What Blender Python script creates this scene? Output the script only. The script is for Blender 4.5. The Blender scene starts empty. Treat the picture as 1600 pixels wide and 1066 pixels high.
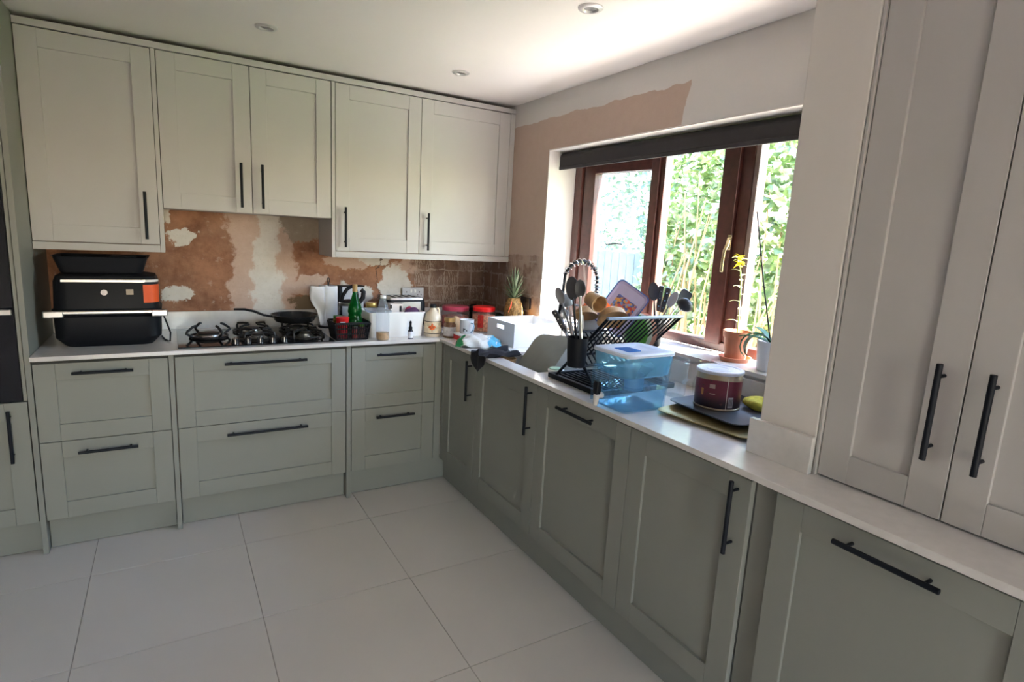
import bpy, bmesh, math, random
from mathutils import Vector, Matrix
random.seed(7)
PI = math.pi
col = bpy.context.scene.collection
sc = bpy.context.scene

# ---------------------------------------------------------------- camera
FPX = 890.69
CAM = Vector((-1.952, -3.6576, 1.5034))
_a, _b, _c = -0.545, -0.1778, 0.053
FW = Vector((-math.sin(_a)*math.cos(_b), math.cos(_a)*math.cos(_b), math.sin(_b)))
_r = FW.cross(Vector((0, 0, 1))).normalized(); _u = _r.cross(FW)
RT = math.cos(_c)*_r + math.sin(_c)*_u
UP = -math.sin(_c)*_r + math.cos(_c)*_u
cam = bpy.data.cameras.new('camera'); cam.sensor_width = 36; cam.lens = FPX/1600*36
cam.clip_start = .02
camo = bpy.data.objects.new('camera', cam); col.objects.link(camo)
camo.matrix_world = Matrix(((RT.x, UP.x, -FW.x, CAM.x), (RT.y, UP.y, -FW.y, CAM.y), (RT.z, UP.z, -FW.z, CAM.z), (0, 0, 0, 1)))
sc.camera = camo

def U(px, py, ax, v):
    """point where the ray through a photo pixel meets the plane x / y / z = v"""
    d = FW + (px-800)/FPX*RT + (533-py)/FPX*UP
    i = 'xyz'.index(ax)
    return CAM + d*((v-CAM[i])/d[i])

# ---------------------------------------------------------------- world, sun, daylight
SUN_DIR = Vector((-.275, .62, -.715)).normalized()      # the way the sunlight travels
world = bpy.data.worlds.new('world'); sc.world = world; world.use_nodes = True
wn = world.node_tree.nodes; wl = world.node_tree.links
sky = wn.new('ShaderNodeTexSky'); sky.sky_type = 'NISHITA'; sky.sun_disc = False
sky.sun_elevation = math.asin(-SUN_DIR.z); sky.sun_rotation = math.atan2(-SUN_DIR.x, -SUN_DIR.y)
sky.air_density = 1.2; sky.dust_density = 0.8; sky.ozone_density = 1
bg = wn['Background']; bg.inputs['Strength'].default_value = 1.1
wl.new(sky.outputs[0], bg.inputs['Color'])

def light(name, kind, loc, energy, color=(1, 1, 1), rot=None, **kw):
    d = bpy.data.lights.new(name, kind); d.energy = energy; d.color = color
    for k, v in kw.items(): setattr(d, k, v)
    o = bpy.data.objects.new(name, d); col.objects.link(o); o.location = loc
    if rot is not None: o.rotation_mode = 'QUATERNION'; o.rotation_quaternion = rot
    return o
light('sun', 'SUN', (4, -4, 6), 46.0, (1, .94, .86), SUN_DIR.to_track_quat('-Z', 'Y'), angle=.009)
# sky portal in the garden door behind the camera
pl = light('garden_door_portal', 'AREA', (-1.9, -7.05, 1.03), 1, (1, 1, 1), Vector((0, 1, 0)).to_track_quat('-Z', 'Y'),
           shape='RECTANGLE', size=.7, size_y=2.05)
pl.data.cycles.is_portal = True
# sky portal in the kitchen window
pl = light('window_portal', 'AREA', (.29, -1.65, 1.52), 1, (1, 1, 1), Vector((-1, 0, 0)).to_track_quat('-Z', 'Y'),
           shape='RECTANGLE', size=1.85, size_y=1.05)
pl.data.cycles.is_portal = True

sc.view_settings.view_transform = 'Standard'; sc.view_settings.look = 'None'
sc.view_settings.gamma = 1; sc.view_settings.use_curve_mapping = False
sc.view_settings.exposure = 1.72
sc.cycles.max_bounces = 10; sc.cycles.diffuse_bounces = 6; sc.cycles.transparent_max_bounces = 24
sc.cycles.sample_clamp_indirect = 6; sc.cycles.caustics_reflective = False; sc.cycles.caustics_refractive = False

# ---------------------------------------------------------------- materials
MATS = {}
def nt(name):
    m = bpy.data.materials.new(name); m.use_nodes = True
    return m, m.node_tree.nodes, m.node_tree.links, m.node_tree.nodes['Principled BSDF']

def M(name, c=None, rough=.5, metal=0, var=.06, scale=12, bump=0, coat=0, spec=None, bscale=None):
    """plain procedural material: principled with a little noise in colour and relief"""
    if name in MATS: return MATS[name]
    m, n, l, p = nt(name)
    tc = n.new('ShaderNodeTexCoord'); no = n.new('ShaderNodeTexNoise')
    no.inputs['Scale'].default_value = scale; no.inputs['Detail'].default_value = 3
    l.new(tc.outputs['Object'], no.inputs['Vector'])
    rp = n.new('ShaderNodeValToRGB'); e = rp.color_ramp.elements
    e[0].position = .3; e[1].position = .7
    e[0].color = (*[max(0, v*(1-var)) for v in c], 1); e[1].color = (*[min(1, v*(1+var)) for v in c], 1)
    l.new(no.outputs['Fac'], rp.inputs['Fac']); l.new(rp.outputs['Color'], p.inputs['Base Color'])
    p.inputs['Roughness'].default_value = rough; p.inputs['Metallic'].default_value = metal
    if coat: p.inputs['Coat Weight'].default_value = coat; p.inputs['Coat Roughness'].default_value = .08
    if spec is not None: p.inputs['Specular IOR Level'].default_value = spec
    if bump:
        b = n.new('ShaderNodeBump'); b.inputs['Strength'].default_value = bump; b.inputs['Distance'].default_value = .002
        n2 = n.new('ShaderNodeTexNoise'); n2.inputs['Scale'].default_value = bscale or scale*8
        l.new(tc.outputs['Object'], n2.inputs['Vector'])
        l.new(n2.outputs['Fac'], b.inputs['Height']); l.new(b.outputs['Normal'], p.inputs['Normal'])
    MATS[name] = m; return m

def MG(name, tint=(1, 1, 1), rough=.02, milky=0.0, milk=(1, 1, 1), ior=1.45, var=.03, scale=6):
    """thin clear wall: transparent + fresnel gloss, optionally a milky film"""
    if name in MATS: return MATS[name]
    m = bpy.data.materials.new(name); m.use_nodes = True
    n = m.node_tree.nodes; l = m.node_tree.links
    n.remove(n['Principled BSDF']); out = n['Material Output']
    t = n.new('ShaderNodeBsdfTransparent'); t.inputs[0].default_value = (*tint, 1)
    g = n.new('ShaderNodeBsdfGlossy'); g.inputs['Roughness'].default_value = rough
    fr = n.new('ShaderNodeFresnel'); ge = n.new('ShaderNodeNewGeometry')      # same fresnel from both sides of a thin wall
    io = n.new('ShaderNodeMapRange'); io.inputs[3].default_value = ior; io.inputs[4].default_value = 1/ior
    l.new(ge.outputs['Backfacing'], io.inputs[0]); l.new(io.outputs[0], fr.inputs[0])
    mx = n.new('ShaderNodeMixShader')
    l.new(fr.outputs[0], mx.inputs[0]); l.new(t.outputs[0], mx.inputs[1]); l.new(g.outputs[0], mx.inputs[2])
    last = mx
    if milky:
        d = n.new('ShaderNodeBsdfDiffuse'); d.inputs[0].default_value = (*milk, 1)
        tr = n.new('ShaderNodeBsdfTranslucent'); tr.inputs[0].default_value = (*milk, 1)
        a = n.new('ShaderNodeMixShader'); a.inputs[0].default_value = .5
        l.new(d.outputs[0], a.inputs[1]); l.new(tr.outputs[0], a.inputs[2])
        tc = n.new('ShaderNodeTexCoord'); no = n.new('ShaderNodeTexNoise'); no.inputs['Scale'].default_value = scale
        l.new(tc.outputs['Object'], no.inputs['Vector'])
        mr = n.new('ShaderNodeMapRange'); mr.inputs[3].default_value = milky*(1-var*8); mr.inputs[4].default_value = milky*(1+var*8)
        mr.inputs[1].default_value = .3; mr.inputs[2].default_value = .7
        l.new(no.outputs['Fac'], mr.inputs[0])
        m2 = n.new('ShaderNodeMixShader')
        l.new(mr.outputs[0], m2.inputs[0]); l.new(mx.outputs[0], m2.inputs[1]); l.new(a.outputs[0], m2.inputs[2])
        last = m2
    l.new(last.outputs[0], out.inputs['Surface'])
    MATS[name] = m; return m

class G:
    """small node-graph helper for the plaster walls"""
    def __init__(s, name):
        s.m, s.n, s.l, s.p = nt(name)
        tc = s.n.new('ShaderNodeTexCoord'); s.co = tc.outputs['Object']
        sp = s.n.new('ShaderNodeSeparateXYZ'); s.l.new(s.co, sp.inputs[0])
        s.x, s.y, s.z = sp.outputs
    def put(s, sock, v):
        if isinstance(v, (int, float)): sock.default_value = v
        elif isinstance(v, tuple): sock.default_value = (*v, 1) if len(v) == 3 else v
        else: s.l.new(v, sock)
    def math(s, op, a, b=0, c=0):
        q = s.n.new('ShaderNodeMath'); q.operation = op
        s.put(q.inputs[0], a); s.put(q.inputs[1], b); s.put(q.inputs[2], c); return q.outputs[0]
    def noise(s, scale, detail=4, rough=.6, vec=None):
        q = s.n.new('ShaderNodeTexNoise'); q.inputs['Scale'].default_value = scale
        q.inputs['Detail'].default_value = detail; q.inputs['Roughness'].default_value = rough
        s.l.new(vec or s.co, q.inputs['Vector']); return q.outputs['Fac']
    def step(s, v, a, b):
        q = s.n.new('ShaderNodeMapRange'); q.interpolation_type = 'SMOOTHSTEP'
        s.put(q.inputs[0], v); q.inputs[1].default_value = a; q.inputs[2].default_value = b; return q.outputs[0]
    def mix(s, f, a, b):
        q = s.n.new('ShaderNodeMix'); q.data_type = 'RGBA'
        s.put(q.inputs[0], f); s.put(q.inputs[6], a); s.put(q.inputs[7], b); return q.outputs[2]
    def blob(s, u, v, cu, cv, ru, rv, nz, amp=1.0):
        """1 inside a ragged ellipse"""
        du = s.math('DIVIDE', s.math('SUBTRACT', u, cu), ru); dv = s.math('DIVIDE', s.math('SUBTRACT', v, cv), rv)
        d = s.math('ADD', s.math('MULTIPLY', du, du), s.math('MULTIPLY', dv, dv))
        d = s.math('ADD', d, s.math('MULTIPLY', s.math('SUBTRACT', nz, .5), amp*4))
        return s.step(d, 1.15, .8)
    def bump(s, h, strength=.4, dist=.004):
        b = s.n.new('ShaderNodeBump'); b.inputs['Strength'].default_value = strength; b.inputs['Distance'].default_value = dist
        s.l.new(h, b.inputs['Height']); s.l.new(b.outputs['Normal'], s.p.inputs['Normal'])

def tile_adhesive(g, u, v, nz):
    """brown wall with pale combed ridges and the grid left by removed tiles"""
    cell = .105
    cu = g.math('DIVIDE', u, cell); cv = g.math('DIVIDE', v, cell)
    wob = g.math('MULTIPLY', g.math('SUBTRACT', nz, .5), .35)
    fu = g.math('ABSOLUTE', g.math('SUBTRACT', g.math('FRACT', g.math('ADD', cu, wob)), .5))
    fv = g.math('ABSOLUTE', g.math('SUBTRACT', g.math('FRACT', g.math('ADD', cv, wob)), .5))
    grid = g.math('MAXIMUM', g.step(fu, .425, .47), g.step(fv, .425, .47))
    # comb lines, on for some cells only
    wn_ = g.n.new('ShaderNodeTexWhiteNoise'); wn_.noise_dimensions = '2D'
    cb = g.n.new('ShaderNodeCombineXYZ'); g.l.new(g.math('FLOOR', cu), cb.inputs[0]); g.l.new(g.math('FLOOR', cv), cb.inputs[1])
    g.l.new(cb.outputs[0], wn_.inputs['Vector'])
    on = g.step(wn_.outputs['Value'], .35, .45)
    ph = g.math('ADD', g.math('MULTIPLY', u, 520), g.math('MULTIPLY', nz, 9))
    comb = g.step(g.math('SINE', ph), .25, .7)
    big = g.noise(9, 3)
    comb = g.math('MULTIPLY', g.math('MULTIPLY', comb, on), g.step(big, .42, .55))
    grid = g.math('MULTIPLY', grid, g.step(g.noise(23, 3), .40, .52))
    return g.math('MAXIMUM', comb, g.math('MULTIPLY', grid, .8))

def back_wall_material():
    g = G('stripped_plaster')
    n1 = g.noise(6, 9, .72); n2 = g.noise(22, 6, .65); n3 = g.noise(60, 4, .6)
    w1, w2, w3, w4 = g.noise(4.2, 2), g.noise(17, 5, .7), g.noise(3.4, 2), g.noise(13, 5, .7)
    off = lambda a, b, ka, kb: g.math('ADD', g.math('MULTIPLY', g.math('SUBTRACT', a, .5), ka), g.math('MULTIPLY', g.math('SUBTRACT', b, .5), kb))
    u = g.math('ADD', g.x, off(w1, w2, .20, .13)); v = g.math('ADD', g.z, off(w3, w4, .20, .11))
    brown = g.mix(g.step(n1, .30, .70), (.17, .072, .040), (.40, .195, .115))
    brown = g.mix(g.math('MULTIPLY', g.step(g.noise(2.6, 4, .6), .45, .68), .55), brown, (.42, .235, .155))
    pink = g.mix(n2, (.46, .32, .25), (.62, .46, .39))
    white = g.mix(n2, (.54, .49, .44), (.74, .71, .68))
    c = brown
    band = lambda lo, hi, e: g.math('MULTIPLY', g.step(u, lo-e, lo+e), g.step(u, hi+e, hi-e))
    c = g.mix(band(-1.65, -1.30, .012), c, pink)
    c = g.mix(band(-1.525, -1.385, .012), c, white)
    for cu, cv, ru, rv, k in ((-1.88, 1.43, .08, .035, 0), (-1.95, 1.11, .09, .05, 0), (-1.98, 1.53, .06, .035, 0), (-1.0, 1.29, .17, .05, 1), (-1.22, 1.17, .11, .06, 1),
                              (-.66, 1.16, .10, .13, 0), (-.93, 1.10, .12, .06, 0), (-.55, 1.30, .12, .06, 1), (-.80, 1.31, .10, .035, 0)):
        c = g.mix(g.blob(u, v, cu, cv, ru, rv, n1, .9), c, pink if k else white)
    grey = g.mix(n2, (.26, .205, .165), (.40, .34, .28))
    c = g.mix(g.blob(u, v, -1.24, 1.52, .17, .08, n1, .8), c, grey)
    c = g.mix(g.blob(u, v, -1.24, 1.04, .11, .07, n1, .8), c, (.20, .145, .095))
    c = g.mix(g.math('MULTIPLY', g.step(n2, .58, .70), .40), c, (.60, .48, .41))
    c = g.mix(g.math('MULTIPLY', g.step(n3, .60, .72), .30), c, (.16, .08, .05))
    adh = g.step(g.math('ADD', g.x, off(w1, w2, .3, .3)), -.60, -.52)
    lines = tile_adhesive(g, g.math('ADD', g.x, off(w2, w4, .03, .03)), g.math('ADD', g.z, off(w4, w1, .03, .05)), n1)
    ac = g.mix(lines, g.mix(g.step(n1, .35, .65), (.15, .085, .062), (.31, .20, .15)), g.mix(n2, (.36, .28, .23), (.58, .48, .41)))
    c = g.mix(adh, c, ac)
    c = g.mix(g.step(g.math('ABSOLUTE', g.math('ADD', u, .775)), .005, .002), c, (.10, .06, .045))
    g.put(g.p.inputs['Base Color'], c); g.p.inputs['Roughness'].default_value = .92
    g.bump(g.math('ADD', n3, g.math('MULTIPLY', g.math('MULTIPLY', lines, adh), 1.5)), .5, .003)
    return g.m

def right_wall_material():
    g = G('part_painted_plaster'); u, v = g.y, g.z
    n1 = g.noise(5, 5, .6); n2 = g.noise(20, 4); n3 = g.noise(70, 3)
    plaster = g.mix(n2, (.47, .355, .29), (.53, .41, .345))
    paint = g.mix(g.noise(1.7, 2), (.60, .575, .55), (.68, .66, .64))
    edge = g.math('ADD', v, g.math('MULTIPLY', g.math('SUBTRACT', g.noise(4.5, 5, .55), .5), .075))
    side = g.math('ADD', u, g.math('ADD', g.math('MULTIPLY', g.math('SUBTRACT', n1, .5), .10), g.math('MULTIPLY', g.math('SUBTRACT', v, 2.1), .25)))
    pm = g.math('MAXIMUM', g.step(edge, 2.203, 2.207), g.step(side, -1.775, -1.78))
    c = g.mix(pm, plaster, paint)
    low = g.step(g.math('ADD', v, g.math('MULTIPLY', g.math('SUBTRACT', n1, .5), .06)), 1.405, 1.40)
    low = g.math('MULTIPLY', low, g.step(u, -.80, -.78))
    lines = tile_adhesive(g, u, v, n1)
    window_light = g.step(u, -.30, -.55)  # window light put into the colour: adhesive paler toward the opening
    ac = g.mix(lines, g.mix(n2, (.21, .125, .095), (.31, .20, .155)), (.50, .41, .35))
    ac = g.mix(g.math('MULTIPLY', window_light, g.step(n1, .40, .55)), ac, (.46, .35, .28))
    c = g.mix(low, c, ac)
    g.put(g.p.inputs['Base Color'], c); g.p.inputs['Roughness'].default_value = .9
    g.bump(g.math('ADD', n3, g.math('MULTIPLY', g.math('MULTIPLY', lines, low), 1.5)), .35, .002)
    return g.m

def print_material(name, cols, scale=60, rough=.5):
    """patchwork of flat printed colours"""
    if name in MATS: return MATS[name]
    g = G(name)
    vo = g.n.new('ShaderNodeTexVoronoi'); vo.inputs['Scale'].default_value = scale; g.l.new(g.co, vo.inputs['Vector'])
    rp = g.n.new('ShaderNodeValToRGB'); rp.color_ramp.interpolation = 'CONSTANT'
    sp = g.n.new('ShaderNodeSeparateColor'); g.l.new(vo.outputs['Color'], sp.inputs[0])
    g.l.new(sp.outputs[0], rp.inputs[0]); e = rp.color_ramp.elements
    for i, c in enumerate(cols):
        if i == 0: q = e[0]; q.position = 0
        elif i == 1: q = e[1]; q.position = 1/len(cols)
        else: q = e.new(i/len(cols))
        q.color = (*c, 1)
    g.l.new(rp.outputs[0], g.p.inputs['Base Color']); g.p.inputs['Roughness'].default_value = rough
    MATS[name] = g.m; return g.m

def leaf_material(name, c1, c2, trans=.5):
    if name in MATS: return MATS[name]
    m = bpy.data.materials.new(name); m.use_nodes = True
    n = m.node_tree.nodes; l = m.node_tree.links; n.remove(n['Principled BSDF'])
    tc = n.new('ShaderNodeTexCoord'); no = n.new('ShaderNodeTexNoise'); no.inputs['Scale'].default_value = 14
    l.new(tc.outputs['Object'], no.inputs['Vector'])
    rp = n.new('ShaderNodeValToRGB'); e = rp.color_ramp.elements; e[0].position = .35; e[1].position = .65
    e[0].color = (*c1, 1); e[1].color = (*c2, 1); l.new(no.outputs['Fac'], rp.inputs[0])
    d = n.new('ShaderNodeBsdfDiffuse'); t = n.new('ShaderNodeBsdfTranslucent'); gl = n.new('ShaderNodeBsdfGlossy')
    gl.inputs['Roughness'].default_value = .35; gl.inputs[0].default_value = (.6, .6, .6, 1)
    for s_ in (d, t): l.new(rp.outputs[0], s_.inputs[0])
    a = n.new('ShaderNodeMixShader'); a.inputs[0].default_value = trans
    l.new(d.outputs[0], a.inputs[1]); l.new(t.outputs[0], a.inputs[2])
    b = n.new('ShaderNodeMixShader'); b.inputs[0].default_value = .12
    l.new(a.outputs[0], b.inputs[1]); l.new(gl.outputs[0], b.inputs[2])
    l.new(b.outputs[0], n['Material Output'].inputs['Surface'])
    MATS[name] = m; return m

UPPER = M('dove_grey_paint', (.485, .470, .462), .55, var=.02, scale=3, bump=.05, bscale=220)
LOWER = M('sage_green_paint', (.255, .263, .238), .5, var=.025, scale=3, bump=.05, bscale=220)
CARC = M('shade_dark_board', (.09, .09, .085), .7)  # board coloured dark so the gaps between doors read as shaded
BLACK = M('matt_black_metal', (.006, .008, .014), .5, spec=.25)
QUARTZ = M('pale_quartz', (.66, .64, .625), .16, var=.03, scale=40)
CEIL = M('ceiling_paint', (.80, .75, .73), .95, var=.012, scale=1.5)
WHITEP = M('white_wall_paint', (.70, .665, .635), .9, var=.02, scale=2)
REARP = M('muted_wall_paint', (.27, .25, .235), .9, var=.03, scale=2)
TILE = M('porcelain_tile', (.64, .615, .59), .36, var=.03, scale=2.2)
GROUT = M('dark_grout', (.36, .34, .315), .95)
STEEL = M('brushed_steel', (.60, .60, .60), .28, 1, var=.05)
CHROME = M('chrome', (.78, .78, .80), .08, 1, var=.01)
BPLASTIC = M('black_plastic', (.008, .009, .013), .5, spec=.22)
BGLOSS = M('black_glass', (.006, .007, .011), .08, spec=.4)
WPLASTIC = M('white_plastic', (.82, .82, .82), .35, var=.02)
GPLASTIC = M('grey_plastic', (.22, .235, .225), .4, var=.06)
WOODD = M('mahogany_stain', (.085, .028, .022), .32, var=.25, scale=30, coat=.3)
BAMBOO = M('bamboo_wood', (.48, .30, .15), .55, var=.2, scale=35)
TERRA = M('terracotta', (.52, .19, .10), .7, var=.1)
GLASS = MG('clear_glass', (.97, .985, .98))

# ---------------------------------------------------------------- mesh helpers
def B(): return bmesh.new()

def box(bm, x0, y0, z0, x1, y1, z1, M4=None):
    xs = sorted((x0, x1)); ys = sorted((y0, y1)); zs = sorted((z0, z1))
    v = [bm.verts.new(Vector((xs[i], ys[j], zs[k]))) for i in (0, 1) for j in (0, 1) for k in (0, 1)]
    if M4 is not None:
        for q in v: q.co = M4 @ q.co
    for f in ((0, 1, 3, 2), (4, 6, 7, 5), (0, 4, 5, 1), (2, 3, 7, 6), (0, 2, 6, 4), (1, 5, 7, 3)):
        bm.faces.new([v[i] for i in f])

def loops(bm, rings, closed=True, cap0=True, cap1=True):
    vs = [[bm.verts.new(p) for p in r] for r in rings]
    n = len(vs[0])
    for a, b in zip(vs, vs[1:]):
        for i in range(n if closed else n-1):
            j = (i+1) % n
            bm.faces.new((a[i], a[j], b[j], b[i]))
    if cap0 and closed: bm.faces.new(list(reversed(vs[0])))
    if cap1 and closed: bm.faces.new(vs[-1])
    return vs

def tube(bm, pts, r, seg=10, cap=True, flat=1.0):
    pts = [Vector(p) for p in pts]; n = len(pts)
    rs = r if isinstance(r, (list, tuple)) else [r]*n
    rings = []; prev = None
    for i, p in enumerate(pts):
        t = (pts[min(i+1, n-1)] - pts[max(i-1, 0)]).normalized()
        if prev is None:
            a = Vector((0, 0, 1)) if abs(t.z) < .9 else Vector((1, 0, 0))
            nx = t.cross(a).normalized()
        else:
            nx = (prev - t*prev.dot(t)).normalized()
        prev = nx; ny = t.cross(nx)
        rings.append([p + rs[i]*(math.cos(2*PI*k/seg)*nx + flat*math.sin(2*PI*k/seg)*ny) for k in range(seg)])
    loops(bm, rings, True, cap, cap)

def lathe(bm, prof, c=(0, 0, 0), seg=28, M4=None):
    c = Vector(c); prev = None
    for r, z in prof:
        if r < 1e-6: cur = [bm.verts.new(c+Vector((0, 0, z)))]
        else: cur = [bm.verts.new(c+Vector((r*math.cos(2*PI*k/seg), r*math.sin(2*PI*k/seg), z))) for k in range(seg)]
        if prev:
            for i in range(seg):
                j = (i+1) % seg
                if len(prev) == 1 and len(cur) == 1: break
                if len(prev) == 1: bm.faces.new((prev[0], cur[j], cur[i]))
                elif len(cur) == 1: bm.faces.new((prev[i], prev[j], cur[0]))
                else: bm.faces.new((prev[i], prev[j], cur[j], cur[i]))
        prev = cur

def rrect(hx, hy, r, n=5):
    r = min(r, hx*.999, hy*.999); o = []
    for k, (sx, sy) in enumerate(((1, 1), (-1, 1), (-1, -1), (1, -1))):
        for i in range(n+1):
            a = (k + i/n)*PI/2
            o.append((sx*(hx-r)+r*math.cos(a), sy*(hy-r)+r*math.sin(a)))
    return o

def loft(bm, secs, n=5, cap0=True, cap1=True, c=(0, 0, 0)):
    """secs: (z, half x, half y, corner radius) stacked rounded rectangles"""
    loops(bm, [[Vector((c[0]+x, c[1]+y, c[2]+s[0])) for x, y in rrect(s[1], s[2], s[3], n)] for s in secs], True, cap0, cap1)

def ball(bm, c, rx, ry, rz, seg=16, rings=10, M4=None):
    r = bmesh.ops.create_uvsphere(bm, u_segments=seg, v_segments=rings, radius=1)
    for v in r['verts']:
        v.co = Vector((v.co.x*rx, v.co.y*ry, v.co.z*rz))
        if M4 is not None: v.co = M4 @ v.co
        v.co += Vector(c)

def cells(xs, ys, keep, z0, z1, mp=None):
    """slab made of grid cells with holes; mp maps (a, b, c) to world"""
    mp = mp or (lambda a, b, c: (a, b, c)); bm = B(); vt = {}
    def V(i, j, k):
        if (i, j, k) not in vt: vt[(i, j, k)] = bm.verts.new(mp(xs[i], ys[j], (z0, z1)[k]))
        return vt[(i, j, k)]
    nx, ny = len(xs)-1, len(ys)-1
    K = [[keep((xs[i]+xs[i+1])/2, (ys[j]+ys[j+1])/2) for j in range(ny)] for i in range(nx)]
    at = lambda i, j: 0 <= i < nx and 0 <= j < ny and K[i][j]
    for i in range(nx):
        for j in range(ny):
            if not K[i][j]: continue
            for k in (0, 1): bm.faces.new([V(i, j, k), V(i+1, j, k), V(i+1, j+1, k), V(i, j+1, k)])
            if not at(i-1, j): bm.faces.new([V(i, j, 0), V(i, j+1, 0), V(i, j+1, 1), V(i, j, 1)])
            if not at(i+1, j): bm.faces.new([V(i+1, j, 0), V(i+1, j+1, 0), V(i+1, j+1, 1), V(i+1, j, 1)])
            if not at(i, j-1): bm.faces.new([V(i, j, 0), V(i+1, j, 0), V(i+1, j, 1), V(i, j, 1)])
            if not at(i, j+1): bm.faces.new([V(i, j+1, 0), V(i+1, j+1, 0), V(i+1, j+1, 1), V(i, j+1, 1)])
    bmesh.ops.recalc_face_normals(bm, faces=bm.faces)
    bmesh.ops.dissolve_limit(bm, angle_limit=.01, verts=bm.verts, edges=bm.edges)
    return bm

def root_of(o):
    while o.parent: o = o.parent
    return o

def mk(name, bm, mat, parent=None, bev=0, w=False, org=None, smooth=True, recalc=True, seg=2, label=None, subd=0):
    """one mesh object; w=True: geometry is in world coordinates, moved into the frame of its thing"""
    if recalc: bmesh.ops.recalc_face_normals(bm, faces=bm.faces)
    o_ = Vector(org) if org is not None else (root_of(parent).location if (w and parent) else None)
    if o_ is not None: bmesh.ops.translate(bm, vec=-o_, verts=bm.verts)
    me = bpy.data.meshes.new(name); bm.to_mesh(me); bm.free()
    if smooth:
        me.polygons.foreach_set('use_smooth', [True]*len(me.polygons)); me.set_sharp_from_angle(angle=.6)
    o = bpy.data.objects.new(name, me); col.objects.link(o)
    for m in (mat if isinstance(mat, list) else [mat]): me.materials.append(m)
    if parent: o.parent = parent
    elif org is not None: o.location = org
    if bev:
        b = o.modifiers.new('bevel', 'BEVEL'); b.width = bev; b.segments = seg; b.limit_method = 'ANGLE'; b.angle_limit = .6; b.harden_normals = False
    if subd:
        s = o.modifiers.new('subd', 'SUBSURF'); s.levels = subd; s.render_levels = subd
    if label: o['label'] = label
    return o

def tag(o, label=None, cat=None, group=None, kind=None):
    for k, v in (('label', label), ('category', cat), ('group', group), ('kind', kind)):
        if v: o[k] = v
    return o

def thing(name, label, cat, loc=(0, 0, 0), rot=(0, 0, 0), group=None):
    o = bpy.data.objects.new(name, None); col.objects.link(o); o.empty_display_size = .05
    o.location = loc; o.rotation_euler = rot
    return tag(o, label, cat, group)

def struct(name, bm, mat, label, bev=0, parent=None, smooth=False):
    o = mk(name, bm, mat, parent, bev, smooth=smooth)
    if not parent: tag(o, label, None, None, 'structure')
    return o

# ================================================================ THE ROOM
ZC = 2.338                                   # ceiling height
X0, Y0 = -3.6, -7.0
# floor: grout bed with porcelain tiles
bm = B(); box(bm, X0-.2, Y0-.2, -.12, .3, .2, -.003)
floor = struct('floor', bm, GROUT, 'pale large format tiled kitchen floor')
def cuts(a, lo, hi, step=.6):
    k = math.ceil((lo-a)/step); o = [lo]
    while a+k*step < hi-1e-4:
        if a+k*step > lo+1e-4: o.append(a+k*step)
        k += 1
    return o+[hi]
tile_mesh = {}
tx, ty = cuts(-1.10, X0, 0), cuts(-1.485, Y0, 0)
for i in range(len(tx)-1):
    for j in range(len(ty)-1):
        w_, d_ = round(tx[i+1]-tx[i]-.003, 4), round(ty[j+1]-ty[j]-.003, 4)
        if (w_, d_) not in tile_mesh:
            bm = B(); box(bm, -w_/2, -d_/2, -.010, w_/2, d_/2, 0)
            t = mk('tile', bm, TILE, floor, .0012, smooth=False); tile_mesh[(w_, d_)] = t
        else:
            t = tile_mesh[(w_, d_)].copy(); col.objects.link(t); t.parent = floor
        t.location = ((tx[i]+tx[i+1])/2, (ty[j]+ty[j+1])/2, random.uniform(-.0003, .0003))
bm = B(); box(bm, X0-.2, Y0-.2, ZC, .32, .2, ZC+.2)
struct('ceiling', bm, CEIL, 'flat painted ceiling with small recessed spotlights')
bm = B(); box(bm, X0-.2, 0, -.1, .32, .2, ZC)
struct('wall_back', bm, back_wall_material(), 'stripped plaster wall with brown patches behind the hob')
# window wall with its opening
WY0, WY1, WZ0, WZ1 = -.745, -2.56, 1.02, 2.029
bm = cells([Y0-.2, WY1, WY0, 0], [-.1, WZ0, WZ1, ZC], lambda a, b: not (WY1 < a < WY0 and WZ0 < b < WZ1), 0, .30, lambda a, b, c: (c, a, b))
wr = struct('wall_right', bm, right_wall_material(), 'window wall of bare pinkish plaster half painted grey')
# smooth white reveal lining around the opening
bm = B()
box(bm, .001, WY0, WZ0, .20, WY0-.006, WZ1); box(bm, .001, WY1, WZ0, .20, WY1+.006, WZ1); box(bm, .001, WY1, WZ1, .20, WY0, WZ1-.006)
mk('window_reveal', bm, WHITEP, wr, smooth=False, label='white plastered reveal around the window')
bm = B(); box(bm, -.46, -2.82, -.1, 0, -2.645, ZC)
struct('wall_pier', bm, WHITEP, 'narrow pale wall pier between the window and the tall cupboard', bev=.004)
bm = B(); box(bm, X0-.2, Y0, -.1, X0, 0, ZC)
struct('wall_left', bm, REARP, 'plain wall on the left out of view')
bm = cells([X0-.2, -2.25, -1.55, .3], [-.1, 0, 2.05, ZC], lambda a, b: not (-2.25 < a < -1.55 and 0 < b < 2.05), Y0-.2, Y0, lambda a, b, c: (a, c, b))
struct('wall_front', bm, REARP, 'wall with garden door opening behind the camera')

# ---------------------------------------------------------------- cabinetry
DB, DR, DW = -.6065, -.5806, -.3386          # front planes: back base units, right base units, wall units
ZB, ZS, ZT = .1555, .5184, .872              # door bottoms, drawer split, door tops
HC = .909
def frame_back(y): return lambda u, d, z: Vector((u, y+d, z))        # d: depth into the unit
def frame_right(x): return lambda u, d, z: Vector((x+d, -u, z))      # u = -y
def fbox(bm, F, u0, d0, z0, u1, d1, z1):
    a, b = F(u0, d0, z0), F(u1, d1, z1); box(bm, a.x, a.y, a.z, b.x, b.y, b.z)

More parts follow.
